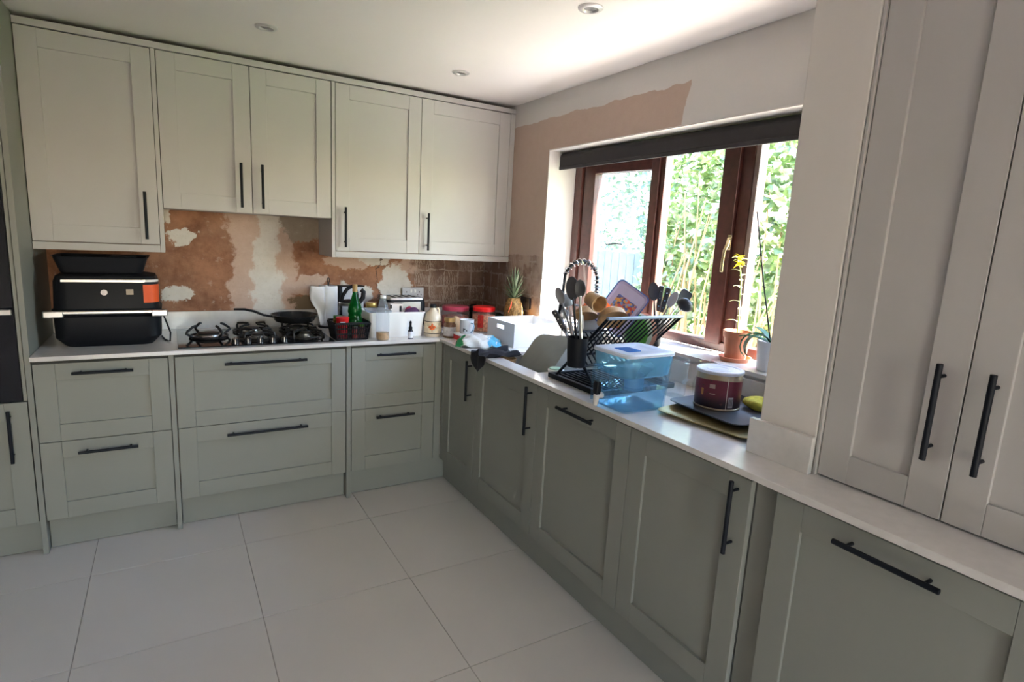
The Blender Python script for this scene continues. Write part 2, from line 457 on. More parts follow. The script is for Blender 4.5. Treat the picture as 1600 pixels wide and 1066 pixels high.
def handle(parent, F, c_u, c_z, L, vertical):
    """black bar handle on two round posts"""
    bm = B(); off = -.033; h = L/2; p = h-.030
    if vertical:
        a, b = F(c_u, off, c_z-h), F(c_u, off, c_z+h); posts = [(c_u, c_z-p), (c_u, c_z+p)]
    else:
        a, b = F(c_u-h, off, c_z), F(c_u+h, off, c_z); posts = [(c_u-p, c_z), (c_u+p, c_z)]
    tube(bm, [a, b], .0068, 12)
    for u, z in posts: tube(bm, [F(u, off, z), F(u, .001, z)], .0045, 8)
    mk('handle', bm, BLACK, parent, .0008, w=True, label='matt black bar handle')

def shaker(parent, name, F, u0, u1, z0, z1, mat, sw=.076, hnd=None, t=.020):
    """shaker front: two stiles, two rails, a recessed panel and a bar handle"""
    g = .0015; u0, u1, z0, z1 = u0+g, u1-g, z0+g, z1-g
    bm = B(); j = .0003
    fbox(bm, F, u0, 0, z0, u0+sw, t, z1); fbox(bm, F, u1-sw, 0, z0, u1, t, z1)
    fbox(bm, F, u0+sw+j, .0003, z0, u1-sw-j, t, z0+sw); fbox(bm, F, u0+sw+j, .0003, z1-sw, u1-sw-j, t, z1)
    d = mk(name, bm, mat, parent, .0013, w=True, smooth=False)
    bm = B(); fbox(bm, F, u0+sw-.004, .010, z0+sw-.004, u1-sw+.004, t-.002, z1-sw+.004)
    mk('panel', bm, mat, d, w=True, smooth=False)
    if hnd: handle(d, F, *hnd)
    return d

def part_box(parent, name, mat, a, b, bev=.001, label=None):
    bm = B(); box(bm, *a, *b); return mk(name, bm, mat, parent, bev, w=True, smooth=False, label=label)

FB, FR_, FW_ = frame_back(DB), frame_right(DR), frame_back(DW)
def drawer_unit(label, x0, x1, hl, panel_x):
    """two-drawer base unit with plinth and the end panel on its right"""
    r = thing('drawer_unit', label, 'cabinet', ((x0+x1)/2, DB/2, 0), group='drawer units along the back wall')
    part_box(r, 'carcass', CARC, (x0, DB+.021, ZB), (x1, -.02, .885), 0)
    cx = (x0+x1)/2
    shaker(r, 'drawer', FB, x0, x1, ZS, ZT, LOWER, hnd=(cx, .829, hl, False))
    shaker(r, 'drawer', FB, x0, x1, ZB, ZS, LOWER, hnd=(cx, .467, hl, False))
    part_box(r, 'plinth', LOWER, (x0+.001, DB+.05, 0.003), (x1-.001, DB+.068, ZB-.003))
    if panel_x: part_box(r, 'end_panel', LOWER, (panel_x[0], DB-.0, 0.0005), (panel_x[1], -.02, .888))
    return r
drawer_unit('sage two-drawer unit beneath the air fryer', -2.4735, -1.977, .224, (-1.9755, -1.9545))
drawer_unit('widest sage two-drawer unit, under the hob', -1.952, -1.150, .385, (-1.147, -1.1225))
u = drawer_unit('sage two-drawer unit in the corner, right of the hob drawers', -1.1205, -.626, .226, None)
part_box(u, 'corner_post', LOWER, (-.624, DB+.002, ZB), (DR-.001, DB+.022, .888))
part_box(u, 'plinth', LOWER, (-.627, DB+.05, 0.003), (DR+.05, DB+.068, ZB-.003))

# right-hand base units (u = -y)
def base_unit(name, label, cat, u0, u1, hnd, filler=None, end=False):
    r = thing(name, label, cat, (DR/2, -(u0+u1)/2, 0), group='base units under the window')
    fl = .885 if name != 'sink_unit' else .66
    part_box(r, 'carcass', CARC, (DR+.021, -u1, ZB), (-.47 if u1 > 2.7 else -.03, -u0, fl), 0)
    shaker(r, 'door', FR_, u0, u1, ZB, ZT, LOWER, hnd=hnd)
    return r
r = base_unit('corner_base_unit', 'narrow sage corner cupboard with the black cloth hanging over its handle', 'cabinet', .640, 1.045, (.996, .738, .222, True))
part_box(r, 'corner_post', LOWER, (DR+.0, -.638, ZB), (DR+.02, DB+.0, .888))
base_unit('sink_unit', 'sage cupboard under the sink with an upright black handle', 'cabinet', 1.045, 1.6367, (1.592, .745, .224, True))
base_unit('integrated_dishwasher', 'sage appliance door with horizontal handle under the dish rack', 'dishwasher', 1.6367, 2.2367, (1.940, .831, .227, False))
base_unit('base_cupboard', 'sage cupboard under the coffee tin, its handle at the right edge', 'cabinet', 2.2367, 2.7304, (2.688, .749, .223, True))
r = base_unit('integrated_washing_machine', 'sage appliance door with horizontal handle below the tall grey cupboard', 'appliance', 2.806, 3.402, (3.095, .829, .226, False), end=True)
part_box(r, 'filler', LOWER, (DR+.022, -2.806, ZB), (DR+.04, -2.732, .888))
part_box(r, 'end_panel', LOWER, (DR, -3.425, 0.0005), (-.47, -3.404, .888))
o = mk('plinth', (lambda bm: (box(bm, DR+.05, -3.40, 0.003, DR+.068, DB+.0495, ZB-.003), bm)[1])(B()), LOWER, None, .001, org=(DR+.06, -2, 0), smooth=False)
tag(o, 'long sage plinth along the floor below the window units', 'plinth')

# worktop: one L-shaped quartz slab with its sink cut-out, plus upstands
XF, YF = -.617, -.643
SX0, SX1, SY0, SY1 = -.530, -.135, -1.560, -1.13
def wt_keep(x, y):
    if SX0 < x < SX1 and SY0 < y < SY1: return False
    if y > YF: return True
    if x < XF: return False
    if -2.822 < y < -2.643 and x > -.462: return False
    return True
wt = thing('worktop', 'pale quartz worktop running around the corner under the window', 'worktop', (-.6, -.6, HC-.0195))
bm = cells([-2.4735, XF, SX0, -.462, SX1, -.001], [-3.43, -2.822, -2.643, SY0, SY1, YF, -.001], wt_keep, HC-.0195, HC)
mk('slab', bm, QUARTZ, wt, .0018, w=True, smooth=False)
for k, (a_, b_, lb) in enumerate((((-2.4735, -.020, HC+.0003), (-.001, -.001, HC+.098), 'pale quartz upstand along the back wall'),
        ((-.020, -2.624, HC+.0003), (-.001, -.021, HC+.098), 'pale quartz upstand below the window sill'),
        ((-.480, -2.822, HC+.0003), (-.462, -2.625, HC+.105), 'pale quartz upstand on the front of the wall pier'),
        ((-.4615, -2.643, HC+.0003), (-.021, -2.625, HC+.098), 'pale quartz upstand on the side of the wall pier'))):
    bm = B(); box(bm, *a_, *b_); struct('trim_%d' % (k+1), bm, QUARTZ, lb, .0015)

# wall units
def wall_unit(label, x0, x1, zb, doors, pelmet, right_end=None):
    r = thing('wall_unit', label, 'cabinet', ((x0+x1)/2, DW/2, zb), group='grey wall cupboards')
    part_box(r, 'carcass', CARC, (x0, DW+.024, zb+.003), (x1+.001, -.001, 2.275), 0)
    part_box(r, 'bottom_panel', UPPER, (x0, DW+.021, zb), (x1+.001, -.001, zb+.0028), 0)
    for a, b, hx, hz in doors: shaker(r, 'door', FW_, a, b, zb, 2.283, UPPER, hnd=(hx, hz, .222, True))
    return r
WZB, WZM = 1.382, 1.560
r = wall_unit('grey single-door wall cupboard above the air fryer', -2.4740, -1.9845, WZB, [(-2.4740, -1.9845, -2.037, 1.520)], True)
part_box(r, 'pelmet', UPPER, (-2.4735, DW, WZB-.036), (-1.985, DW+.02, WZB-.002))
part_box(r, 'end_panel', UPPER, (-1.9835, DW, WZB-.036), (-1.9655, -.001, 2.285))
r = wall_unit('shorter grey two-door wall cupboard above the hob', -1.9640, -1.1615, WZM, [(-1.964, -1.5635, -1.616, 1.698), (-1.5635, -1.1615, -1.516, 1.698)], False)
r = wall_unit('grey two-door wall cupboard in the corner by the window wall', -1.1385, -.0355, WZB, [(-1.1385, -.6395, -1.089, 1.517), (-.6395, -.0355, -.592, 1.516)], True)
part_box(r, 'pelmet', UPPER, (-1.139, DW, WZB-.036), (-.001, DW+.02, WZB-.002))
part_box(r, 'end_panel', UPPER, (-1.158, DW, WZB-.036), (-1.140, -.001, 2.285))
part_box(r, 'filler', UPPER, (-.034, DW+.001, WZB), (-.001, DW+.019, 2.285))
o = mk('cornice', (lambda bm: (box(bm, -2.474, DW-.002, 2.2865, -.001, DW+.022, 2.3150), bm)[1])(B()), UPPER, None, .001, org=(-1.24, DW, 2.2865), smooth=False)
tag(o, 'long grey cornice strip running above the wall cupboards', 'cornice')

# tall oven housing on the left
tall = thing('oven_housing', 'tall cabinet on the far left holding the black oven', 'cabinet', (-2.8, -.3, 0))
part_box(tall, 'end_panel', LOWER, (-2.4955, DB-.002, .0005), (-2.4755, -.001, ZC-.012))
part_box(tall, 'carcass', CARC, (-3.10, DB+.03, ZB), (-2.4975, -.02, 2.30), 0)
part_box(tall, 'side_edge', LOWER, (-2.5105, DB+.002, .715), (-2.4975, DB+.03, 2.30))
shaker(tall, 'door', FB, -3.095, -2.4985, ZB, .712, LOWER, hnd=(-2.560, .568, .228, True))
shaker(tall, 'door', FB, -3.095, -2.4985, 1.76, 2.30, UPPER)
part_box(tall, 'plinth', LOWER, (-3.10, DB+.05, .003), (-2.4975, DB+.068, ZB-.003))
ov = thing('built_in_oven', 'black glass built-in oven with a flat silver handle', 'oven', (-2.8, DB, .716))
bm = B(); box(bm, -3.09, DB-.004, .716, -2.512, DB+.028, 1.755); mk('glass_front', bm, BGLOSS, ov, .002, w=True, smooth=False)
bm = B(); box(bm, -3.05, DB-.045, 1.090, -2.513, DB-.030, 1.112)
box(bm, -3.03, DB-.032, 1.094, -3.01, DB-.003, 1.108); box(bm, -2.56, DB-.032, 1.094, -2.54, DB-.003, 1.108)
mk('handle', bm, STEEL, ov, .002, w=True, smooth=False)

# tall cupboard on the worktop (right)
XD = -.452; FD = frame_right(XD)
dr = thing('dresser_cupboard', 'tall pale grey two-door cupboard standing on the worktop', 'cabinet', (-.23, -3.12, HC))
part_box(dr, 'carcass', CARC, (XD+.022, -3.424, HC+.001), (-.001, -2.832, 2.31), 0)
part_box(dr, 'end_panel', UPPER, (-.4595, -2.8305, HC+.001), (-.001, -2.8225, 2.328))
shaker(dr, 'door', FD, 2.8315, 3.127, HC+.004, 2.30, UPPER, hnd=(3.083, 1.165, .226, True))
shaker(dr, 'door', FD, 3.127, 3.424, HC+.004, 2.30, UPPER, hnd=(3.182, 1.163, .226, True))

# ---------------------------------------------------------------- window
WX0, WX1 = .20, .268                         # frame depth
win = bpy.data.objects.new('window_1', None); col.objects.link(win); win.location = (.2, -1.65, 1.04)
tag(win, 'dark mahogany framed window over the worktop', None, None, 'structure')
def wpart(name, boxes, mat=WOODD, bev=.003, par=win, label=None):
    bm = B()
    for q in boxes: box(bm, *q)
    return mk(name, bm, mat, par, bev, w=True, smooth=False, label=label)
ZS0 = 1.041
wpart('frame', [(WX0, -.746, ZS0, WX1, -.815, 2.028), (WX0, -2.558, ZS0, WX1, -2.50, 2.028),
                (WX0, -2.50, ZS0, WX1, -.815, 1.085), (WX0, -2.50, 1.975, WX1, -.815, 2.028)])
wpart('mullion', [(WX0, -1.400, 1.085, WX1, -1.455, 1.975)])
wpart('mullion', [(WX0+.008, -1.945, 1.085, WX1, -2.005, 1.975)])
wpart('window_sill', [(-.018, -2.624, 1.0205, .199, -.752, 1.040)], QUARTZ, .002, label='pale window sill')
wpart('frame_edge', [(WX0+.012, -2.005, 1.085, WX1-.006, -2.030, 1.975)], M('sunlit_look_edge', (.27, .20, .19), .4), label='edge of the frame coloured pale as if sunlit')  # coloured paler than the wood to stand in for sun on it
wpart('frame_edge', [(WX0+.012, -1.455, 1.085, WX1-.006, -1.485, 1.975)], WOODD)
def pane(x, y0, y1, z0, z1, mat, par=win):
    bm = B(); box(bm, x, y0, z0, x+.006, y1, z1); mk('pane', bm, mat, par, w=True, smooth=False)
# centre light and right-hand casement
wpart('casement_stile', [(WX0-.010, -1.860, 1.075, WX1-.012, -1.944, 1.985)])
pane(.235, -1.485, -1.862, 1.085, 1.975, GLASS)
pane(.235, -2.030, -2.50, 1.085, 1.975, GLASS)
# left casement, hinged on the left and pushed a little open
hinge = Vector((WX1-.05, -.822, 0)); Rz = Matrix.Rotation(math.radians(9), 4, 'Z')
def hinged(name, boxes, mat, bev, par):
    bm = B()
    for q in boxes: box(bm, *q)
    bmesh.ops.rotate(bm, cent=hinge, matrix=Rz.to_3x3(), verts=bm.verts)
    return mk(name, bm, mat, par, bev, w=True, smooth=False)
c0, c1, cx0, cx1 = -.824, -1.398, WX0+.014, WX1+.012
sash = hinged('casement', [(cx0, c0, 1.09, cx1, c0-.085, 1.972), (cx0, c1, 1.09, cx1, c1+.085, 1.972),
               (cx0, c0-.085, 1.09, cx1, c1+.085, 1.165), (cx0, c0-.085, 1.905, cx1, c1+.085, 1.972)], WOODD, .003, win)
hinged('pane', [(cx0+.03, c0-.08, 1.16, cx0+.036, c1+.08, 1.91)], MG('bluish_milky_glass', (.80, .86, .90), .05, .035, (.86, .92, .95), scale=9), 0, sash)  # left pane has a bluish tint and a slight milky film mixed in
# brass casement handle on the stile
bm = B(); hx = WX0-.016
pts = [U(1139, 372, 'x', hx-.0), U(1137, 382, 'x', hx-.012), U(1132, 392, 'x', hx-.022), U(1129, 408, 'x', hx-.024), U(1127, 425, 'x', hx-.024)]
tube(bm, pts, [.008, .009, .007, .006, .007], 10, flat=.6)
q = U(1140, 378, 'x', hx+.006); box(bm, WX0-.014, q.y-.010, q.z-.035, WX0-.010, q.y+.010, q.z+.030)
mk('window_handle', bm, M('brass', (.80, .68, .42), .2, 1), win, .001, w=True, label='brass window handle')
bm = B(); q = U(962, 382, 'x', .26); tube(bm, [(.262, q.y-.05, q.z), (.275, q.y, q.z+.006), (.262, q.y+.09, q.z-.004)], .004, 8)
mk('window_stay', bm, BLACK, win, w=True)

# roller blind
bl = thing('roller_blind', 'dark charcoal roller blind rolled up across the window', 'blind', (.1, -1.5, 1.92))
BF = M('charcoal_blind_fabric', (.035, .031, .034), .8, bump=.1)
bm = B(); tube(bm, [(.105, -.760, 1.985), (.105, -2.545, 1.985)], .034, 24); mk('roll', bm, BF, bl, w=True)
bm = B(); box(bm, .070, -.762, 1.930, .0715, -2.545, 1.990); mk('fabric', bm, BF, bl, w=True, smooth=False)
bm = B(); box(bm, .066, -.762, 1.918, .076, -2.545, 1.938); mk('bottom_bar', bm, BF, bl, .003, w=True, smooth=False)
for y in (-.754, -2.551):
    bm = B(); box(bm, .075, y-.002, 1.955, .135, y+.002, 2.021); mk('bracket', bm, WPLASTIC, bl, w=True, smooth=False)

# ceiling spotlights
def downlight(label, x, y):
    r = thing('downlight', label, 'spotlight', (x, y, ZC), group='recessed ceiling spotlights')
    bm = B(); lathe(bm, [(.046, 0), (.0455, -.004), (.041, -.0075), (.030, -.0085), (.027, -.006), (.024, -.001)], seg=36)
    mk('trim_ring', bm, M('satin_ring', (.60, .58, .57), .3, .3), r)
    bm = B(); lathe(bm, [(.0255, -.0015), (.018, -.004), (0, -.0045)], seg=28); mk('lamp', bm, M('lamp_lens', (.22, .21, .21), .15), r)
for l_, q in (('ceiling spotlight nearest the camera, high above the window', (923, 12)), ('ceiling spotlight on the left, above the hob cupboards', (416, 42)), ('ceiling spotlight above the corner wall cupboard', (720, 113))):
    p = U(*q, 'z', ZC); downlight(l_, p.x, p.y)

# sockets
def socket_plate(label, name, F, u0, u1, z0, z1, mat, dark):
    c = F((u0+u1)/2, 0, z0)
    r = thing(name, label, 'socket', c)
    bm = B(); fbox(bm, F, u0+.004, -.012, z0+.004, u1-.004, -.0005, z1-.004); mk('back_box', bm, BPLASTIC, r, .001, w=True, smooth=False)
    bm = B(); fbox(bm, F, u0, -.018, z0, u1, -.012, z1); mk('plate', bm, mat, r, .002, w=True, smooth=False)
    um = (u0+u1)/2
    for s in (-1, 1):
        bm = B(); fbox(bm, F, um+s*.014-.007, -.0215, z1-.034, um+s*.014+.007, -.0175, z1-.012); mk('switch', bm, dark, r, .001, w=True, smooth=False)
        cu = um+s*(u1-u0)*.30
        bm = B()
        for du, dz, w_, h_ in ((0, .020, .004, .009), (-.012, 0, .008, .004), (.012, 0, .008, .004)):
            fbox(bm, F, cu+du-w_/2, -.0186, (z0+z1)/2-.008+dz-h_/2, cu+du+w_/2, -.0175, (z0+z1)/2-.008+dz+h_/2)
        mk('pin_holes', bm, BPLASTIC, r, w=True, smooth=False)
socket_plate('pale grey double socket on the plaster above the toaster', 'wall_socket', frame_back(0), -.622, -.470, 1.060, 1.143, M('pale_socket_grey', (.52, .52, .57), .35), WPLASTIC)
socket_plate('black double socket beside the pineapple on the window wall', 'wall_socket', frame_right(0), .548, .648, 1.066, 1.142, M('socket_steel', (.10, .10, .11), .2, .5), BPLASTIC)

# ================================================================ COUNTER THINGS, back run
Z = HC
def T(name, label, cat, x, y, z=Z, rot=(0, 0, 0), group=None): return thing(name, label, cat, (x, y, z), rot, group)

# --- air fryer
r = T('air_fryer', 'large black air fryer with silver front handle and orange sticker', 'air fryer', -2.205, -.315)
bm = B(); loft(bm, [(0, .170, .125, .05), (.006, .175, .13, .05), (.042, .206, .155, .06), (.140, .208, .157, .06), (.145, .204, .153, .06)]); mk('lower_pan', bm, BPLASTIC, r)
bm = B(); loft(bm, [(.147, .204, .152, .06), (.165, .212, .160, .06), (.172, .212, .160, .06), (.178, .205, .153, .06), (.30, .200, .150, .055), (.325, .190, .142, .05), (.332, .16, .12, .05)]); mk('body', bm, BPLASTIC, r)
bm = B(); box(bm, -.236, -.176, .156, .236, -.162, .173); box(bm, -.236, -.178, .142, -.16, -.160, .173); box(bm, .17, -.178, .142, .236, -.160, .173)
mk('handle', bm, STEEL, r, .005, smooth=False, label='silver full-width handle')
bm = B(); box(bm, -.165, -.1545, .300, .150, -.149, .312); mk('trim_strip', bm, STEEL, r, .001, smooth=False)
bm = B(); tube(bm, [(-.008, -.150, .255), (-.008, -.166, .255)], .0135, 20); mk('dial', bm, CHROME, r)
bm = B(); box(bm, .075, -.1555, .243, .103, -.1505, .268); mk('display', bm, M('dim_display', (.35, .27, .20), .3), r, smooth=False)
ring = [p for p in rrect(.2045, .1545, .06, 10)]
sel = [p for p in ring if p[1] < -.085 and p[0] > .12]
sel = [(.142, -.1545)] + [p for p in sel if p[0] > .143]
bm = B(); loops(bm, [[Vector((x, y, z)) for x, y in sel] for z in (.205, .290)], closed=False)
mk('sticker', bm, M('orange_sticker', (.80, .105, .018), .45), r, label='orange sticker')
bm = B(); loops(bm, [[Vector((x*1.0, y*1.0, z)) for x, y in sel] for z in (.302, .313)], closed=False); mk('energy_label', bm, WPLASTIC, r)
r2_ = T('roasting_tin', 'black flared roasting tin stacked on top of the air fryer', 'roasting tin', -2.222, -.29, Z+.3325)
bm = B(); loft(bm, [(0, .150, .105, .03), (.006, .158, .112, .03), (.078, .180, .130, .03), (.080, .186, .135, .03), (.078, .174, .125, .03), (.010, .150, .106, .03)]); mk('pan', bm, BPLASTIC, r2_)
bm = B(); tube(bm, [(.02, -.02, .012), (.02, -.03, .05), (.03, -.04, .085)], .011, 10); box(bm, .03, -.11, .012, .13, .09, .083); mk('crisper_plate', bm, BPLASTIC, r2_, .004)
bm = B(); p = [U(256, 492, 'y', -.30), U(262, 502, 'y', -.33), U(269, 512, 'y', -.36), Vector((-1.965, -.40, Z+.004)), Vector((-1.985, -.36, Z+.004)), Vector((-2.0, -.25, Z+.004))]
p[0] = Vector((-1.998, -.25, Z+.14)); p[1] = Vector((-1.985, -.30, Z+.11)); p[2] = Vector((-1.962, -.36, Z+.04))
tube(bm, p, .004, 8); tag(mk('power_cable', bm, BPLASTIC, None, org=(-1.97, -.38, Z)), 'thin black power cable looping beside the air fryer', 'cable')

# --- gas hob
r = T('gas_hob', 'black glass gas hob with iron pan supports and knobs', 'hob', -1.571, -.345)
bm = B(); box(bm, -.364, -.255, 0, .364, .255, .006); mk('glass', bm, BGLOSS, r, .002, smooth=False)
IRON = M('cast_iron', (.013, .013, .015), .45, bump=.2)
def burner(x, y, s):
    bm = B(); lathe(bm, [(0, .006), (.062*s, .006), (.060*s, .012), (.045*s, .014), (.043*s, .022), (.036*s, .024)], (x, y, 0)); b = mk('burner', bm, M('burner_ring', (.30, .29, .28), .3, .9), r)
    bm = B(); lathe(bm, [(.037*s, .0235), (.038*s, .030), (.030*s, .033), (0, .034)], (x, y, 0)); mk('burner_cap', bm, IRON, b)
    bm = B()
    for k in range(4):
        a = PI/4 + k*PI/2 if s < 1.2 else k*PI/2+.5
        c_, s_ = math.cos(a), math.sin(a)
        P = lambda rr, zz: (x+rr*c_, y+rr*s_, zz)
        if s > 1.2: tube(bm, [P(.060, .010), P(.085, .014), P(.118, .036), P(.112, .046), P(.085, .066), P(.068, .072)], .0065, 8)
        else: tube(bm, [P(.100, .008), P(.104, .030), P(.097, .046), P(.06, .050), P(.030, .050)], .0058, 8)
    n_ = 28; rr = .088 if s > 1.2 else .098
    zz = .013
    tube(bm, [(x+rr*math.cos(2*PI*k/n_), y+rr*math.sin(2*PI*k/n_), zz) for k in range(n_+1)], .005, 8)
    mk('pan_support', bm, IRON, r)
burner(-.220, .005, 1.35)
for x, y in ((.005, .13), (.005, -.085), (.245, .135), (.245, -.085)): burner(x, y, .85 if y > 0 else .75)
for k in range(5):
    x = -.115+k*.0575; bm = B(); lathe(bm, [(.019, .006), (.018, .012), (.0165, .030), (.014, .033), (0, .033)], (x, -.213, 0), 20)
    box(bm, x-.003, -.23, .031, x+.003, -.199, .037); mk('knob', bm, M('dark_chrome', (.10, .10, .11), .18, .9), r)

# --- frying pan on the rear right burner
r = T('frying_pan', 'black frying pan with long handle on the rear of the hob', 'pan', -1.343, -.214, Z+.0565)
bm = B(); lathe(bm, [(0, 0), (.095, 0), (.104, .004), (.128, .040), (.130, .042), (.126, .042), (.101, .008), (0, .005)], seg=40); mk('pan_body', bm, M('non_stick', (.020, .021, .024), .25), r)
bm = B(); tube(bm, [(-.118, .0, .030), (-.165, .004, .040), (-.215, .012, .062), (-.260, .02, .072), (-.312, .03, .072)], [.010, .011, .012, .012, .010], 12, flat=.6); mk('handle', bm, BPLASTIC, r)

# --- kitchen roll on a stand
PAPER = M('kitchen_paper', (.80, .82, .86), .9, bump=.3, bscale=160)
r = T('kitchen_roll', 'white kitchen roll with a torn sheet hanging, on a black stand', 'kitchen roll', -1.125, -.105)
bm = B(); lathe(bm, [(0, 0), (.062, 0), (.062, .008), (0, .010)]); tube(bm, [(0, 0, .005), (0, 0, .275)], .005, 10)
tube(bm, [(.0, 0, .27), (-.008, 0, .282), (-.006, 0, .296), (0, 0, .302), (.006, 0, .296), (.008, 0, .282), (0, 0, .27)], .003, 8); mk('stand', bm, BLACK, r)
bm = B(); lathe(bm, [(.018, .012), (.052, .012), (.054, .02), (.054, .248), (.052, .254), (.018, .254), (.018, .012)], seg=36); mk('roll', bm, PAPER, r)
bm = B(); rings = []
for i in range(13):
    t = i/12; z = .254-.242*t
    wdt = .075*math.sin(PI*min(1, .32+t*.75))**.8+.012 if t < .75 else .075-.03*t
    row = [Vector((-.030, -.047, z))]
    for j in range(1, 8):
        s = j/7; row.append(Vector((-.030-wdt*s*(1.1-.25*t), -.052-.018*math.sin(s*3+t*4)-.02*s*t, z-.012*s*math.sin(t*5+1)+.012*s)))
    rings.append(row)
loops(bm, rings, closed=False); o = mk('torn_sheet', bm, PAPER, r); o.modifiers.new('s', 'SOLIDIFY').thickness = .0008

# --- white carton behind the kettle
r = T('boxed_carton', 'white carton with black edge behind the glass kettle', 'box', -.980, -.068)
bm = B(); box(bm, -.075, -.03, 0, .075, .03, .248); mk('carton', bm, M('white_card', (.62, .62, .66), .6), r, .001, smooth=False)
bm = B(); box(bm, -.079, -.032, .0, -.060, .032, .250); box(bm, -.079, -.032, .245, .079, .032, .252); mk('black_edge', bm, BPLASTIC, r, .001, smooth=False)

# --- glass kettle
r = T('glass_kettle', 'glass kettle with steel collar and black handle behind the basket', 'kettle', -1.050, -.285)
bm = B(); lathe(bm, [(0, 0), (.060, 0), (.062, .02), (.058, .028), (0, .03)]); mk('base', bm, BPLASTIC, r)
bm = B(); lathe(bm, [(.056, .028), (.060, .06), (.058, .12), (.056, .160)]); mk('glass_body', bm, GLASS, r)
bm = B(); lathe(bm, [(.0565, .155), (.0575, .157), (.0575, .172), (.054, .175), (.0545, .155)]); mk('collar', bm, STEEL, r)
bm = B(); lathe(bm, [(.054, .172), (.048, .184), (.02, .19), (0, .19)]); mk('lid', bm, BPLASTIC, r)
bm = B(); tube(bm, [(-.048, -.015, .178), (-.040, -.02, .215), (-.015, -.024, .255), (.012, -.024, .268), (.034, -.02, .258), (.044, -.016, .22), (.046, -.012, .178)], .0105, 12); tube(bm, [(.060, 0, .17), (.085, 0, .20), (.088, 0, .235), (.075, 0, .245)], .014, 10); mk('handle', bm, BPLASTIC, r)

# --- green glass bottle
GREEN = MG('green_glass', (.02, .42, .10), .03, .35, (.01, .28, .06))
r = T('green_bottle', 'green glass bottle with gold cap standing in the black basket', 'bottle', -1.071, -.492, Z+.006)
bm = B(); lathe(bm, [(0, .003), (.038, .003), (.041, .02), (.041, .095), (.036, .112), (.034, .125), (.039, .142), (.036, .165), (.026, .190), (.020, .215), (.0135, .240), (.0125, .258)], seg=32); mk('glass', bm, GREEN, r)
bm = B(); lathe(bm, [(0, 0.262), (.0135, .262), (.0135, .288), (.011, .292), (0, .292)]); lathe(bm, [(.0135, .262), (.0142, .252), (.0125, .252)]); mk('cap', bm, M('cork_gold', (.42, .26, .10), .5), r)

# --- black basket and what it holds
r = T('wire_basket', 'black slatted basket of jars at the front of the hob end', 'basket', -1.109, -.511)
bm = B(); nb = 13
loft(bm, [(0, .085, .070, .012), (.004, .085, .070, .012)])
for zz, hx, hy in ((.094, .100, .084), (.066, .095, .079), (.036, .090, .075), (.008, .086, .071)):
    h = .006 if zz > .09 else .0035
    loft(bm, [(zz-h, hx-.003, hy-.003, .012), (zz-h, hx, hy, .012), (zz+h, hx, hy, .012), (zz+h, hx-.003, hy-.003, .012), (zz-h, hx-.003, hy-.003, .012)], cap0=False, cap1=False)
for k in range(18):
    s = -1+2*k/17
    for sg in (-1, 1): tube(bm, [(s*.082, sg*.070, .003), (s*.096, sg*.083, .094)], .0028, 6)
for k in range(11):
    s = -1+2*k/10
    for sg in (-1, 1): tube(bm, [(sg*.085, s*.066, .003), (sg*.099, s*.078, .094)], .0028, 6)
mk('basket', bm, BPLASTIC, r)
RED = M('red_plastic', (.62, .012, .018), .35)
r = T('red_tub', 'red plastic tub with small white label sticking out of the basket', 'tub', -1.150, -.533, Z+.006)
bm = B(); lathe(bm, [(0, 0), (.026, 0), (.034, .105), (.036, .108), (.036, .116), (.033, .118), (0, .120)]); mk('tub', bm, RED, r)
bm = B(); a0 = -2.15
loops(bm, [[Vector(((.0335+.0008)*math.cos(a0+.1*k), (.0335+.0008)*math.sin(a0+.1*k), z)) for k in range(9)] for z in (.082, .095)], closed=False); mk('label', bm, WPLASTIC, r)
r = T('spice_jar', 'small glass jar with bright green lid at the right of the basket', 'jar', -1.050, -.555, Z+.006)
bm = B(); lathe(bm, [(0, 0), (.017, 0), (.018, .01), (.018, .058), (.015, .066)], seg=20); mk('jar', bm, M('peppercorns', (.16, .07, .05), .4, var=.8, scale=160), r)
bm = B(); lathe(bm, [(.0165, .066), (.0175, .068), (.0175, .082), (0, .083)], seg=20); mk('lid', bm, M('lime_lid', (.15, .50, .05), .4), r)
r = T('spice_jar', 'jar with yellow and green top at the left of the basket', 'jar', -1.158, -.469, Z+.006)
bm = B(); lathe(bm, [(0, 0), (.026, 0), (.027, .01), (.027, .095), (.022, .1)], seg=24); mk('jar', bm, M('olive_jar', (.20, .14, .03), .35, var=.5, scale=60), r)
bm = B(); lathe(bm, [(.0245, .1), (.0255, .102), (.0255, .116), (0, .117)], seg=24); mk('lid', bm, M('green_lid', (.08, .30, .05), .4), r)
r = T('spice_jar', 'glass jar with silver cap at the front of the basket', 'jar', -1.089, -.560, Z+.006)
bm = B(); lathe(bm, [(0, 0), (.016, 0), (.016, .05), (.014, .055)], seg=20); mk('jar', bm, M('red_flakes', (.38, .03, .02), .4, var=.9, scale=140), r)
bm = B(); lathe(bm, [(.0145, .055), (.0155, .057), (.0155, .068), (0, .069)], seg=20); mk('lid', bm, STEEL, r)

# --- clear bottle with a little left in it
r = T('clear_bottle', 'clear bottle with white cap and a beige drink in the bottom', 'bottle', -.9475, -.608)
CLEARP = MG('clear_plastic', (.93, .95, .98), .05, .16, (.80, .85, .92))
bm = B(); lathe(bm, [(0, .002), (.033, .002), (.0365, .01), (.0365, .135), (.034, .16), (.026, .19), (.018, .215), (.0145, .225), (.0145, .236)], seg=32); mk('bottle_body', bm, CLEARP, r)
bm = B(); lathe(bm, [(0, .234), (.0165, .234), (.0165, .247), (.015, .249), (0, .249)]); mk('cap', bm, WPLASTIC, r)
bm = B(); lathe(bm, [(0, .004), (.032, .004), (.0345, .012), (.0345, .043), (0, .044)], seg=28); mk('drink', bm, M('beige_drink', (.58, .34, .15), .5, var=.3, scale=40), r)

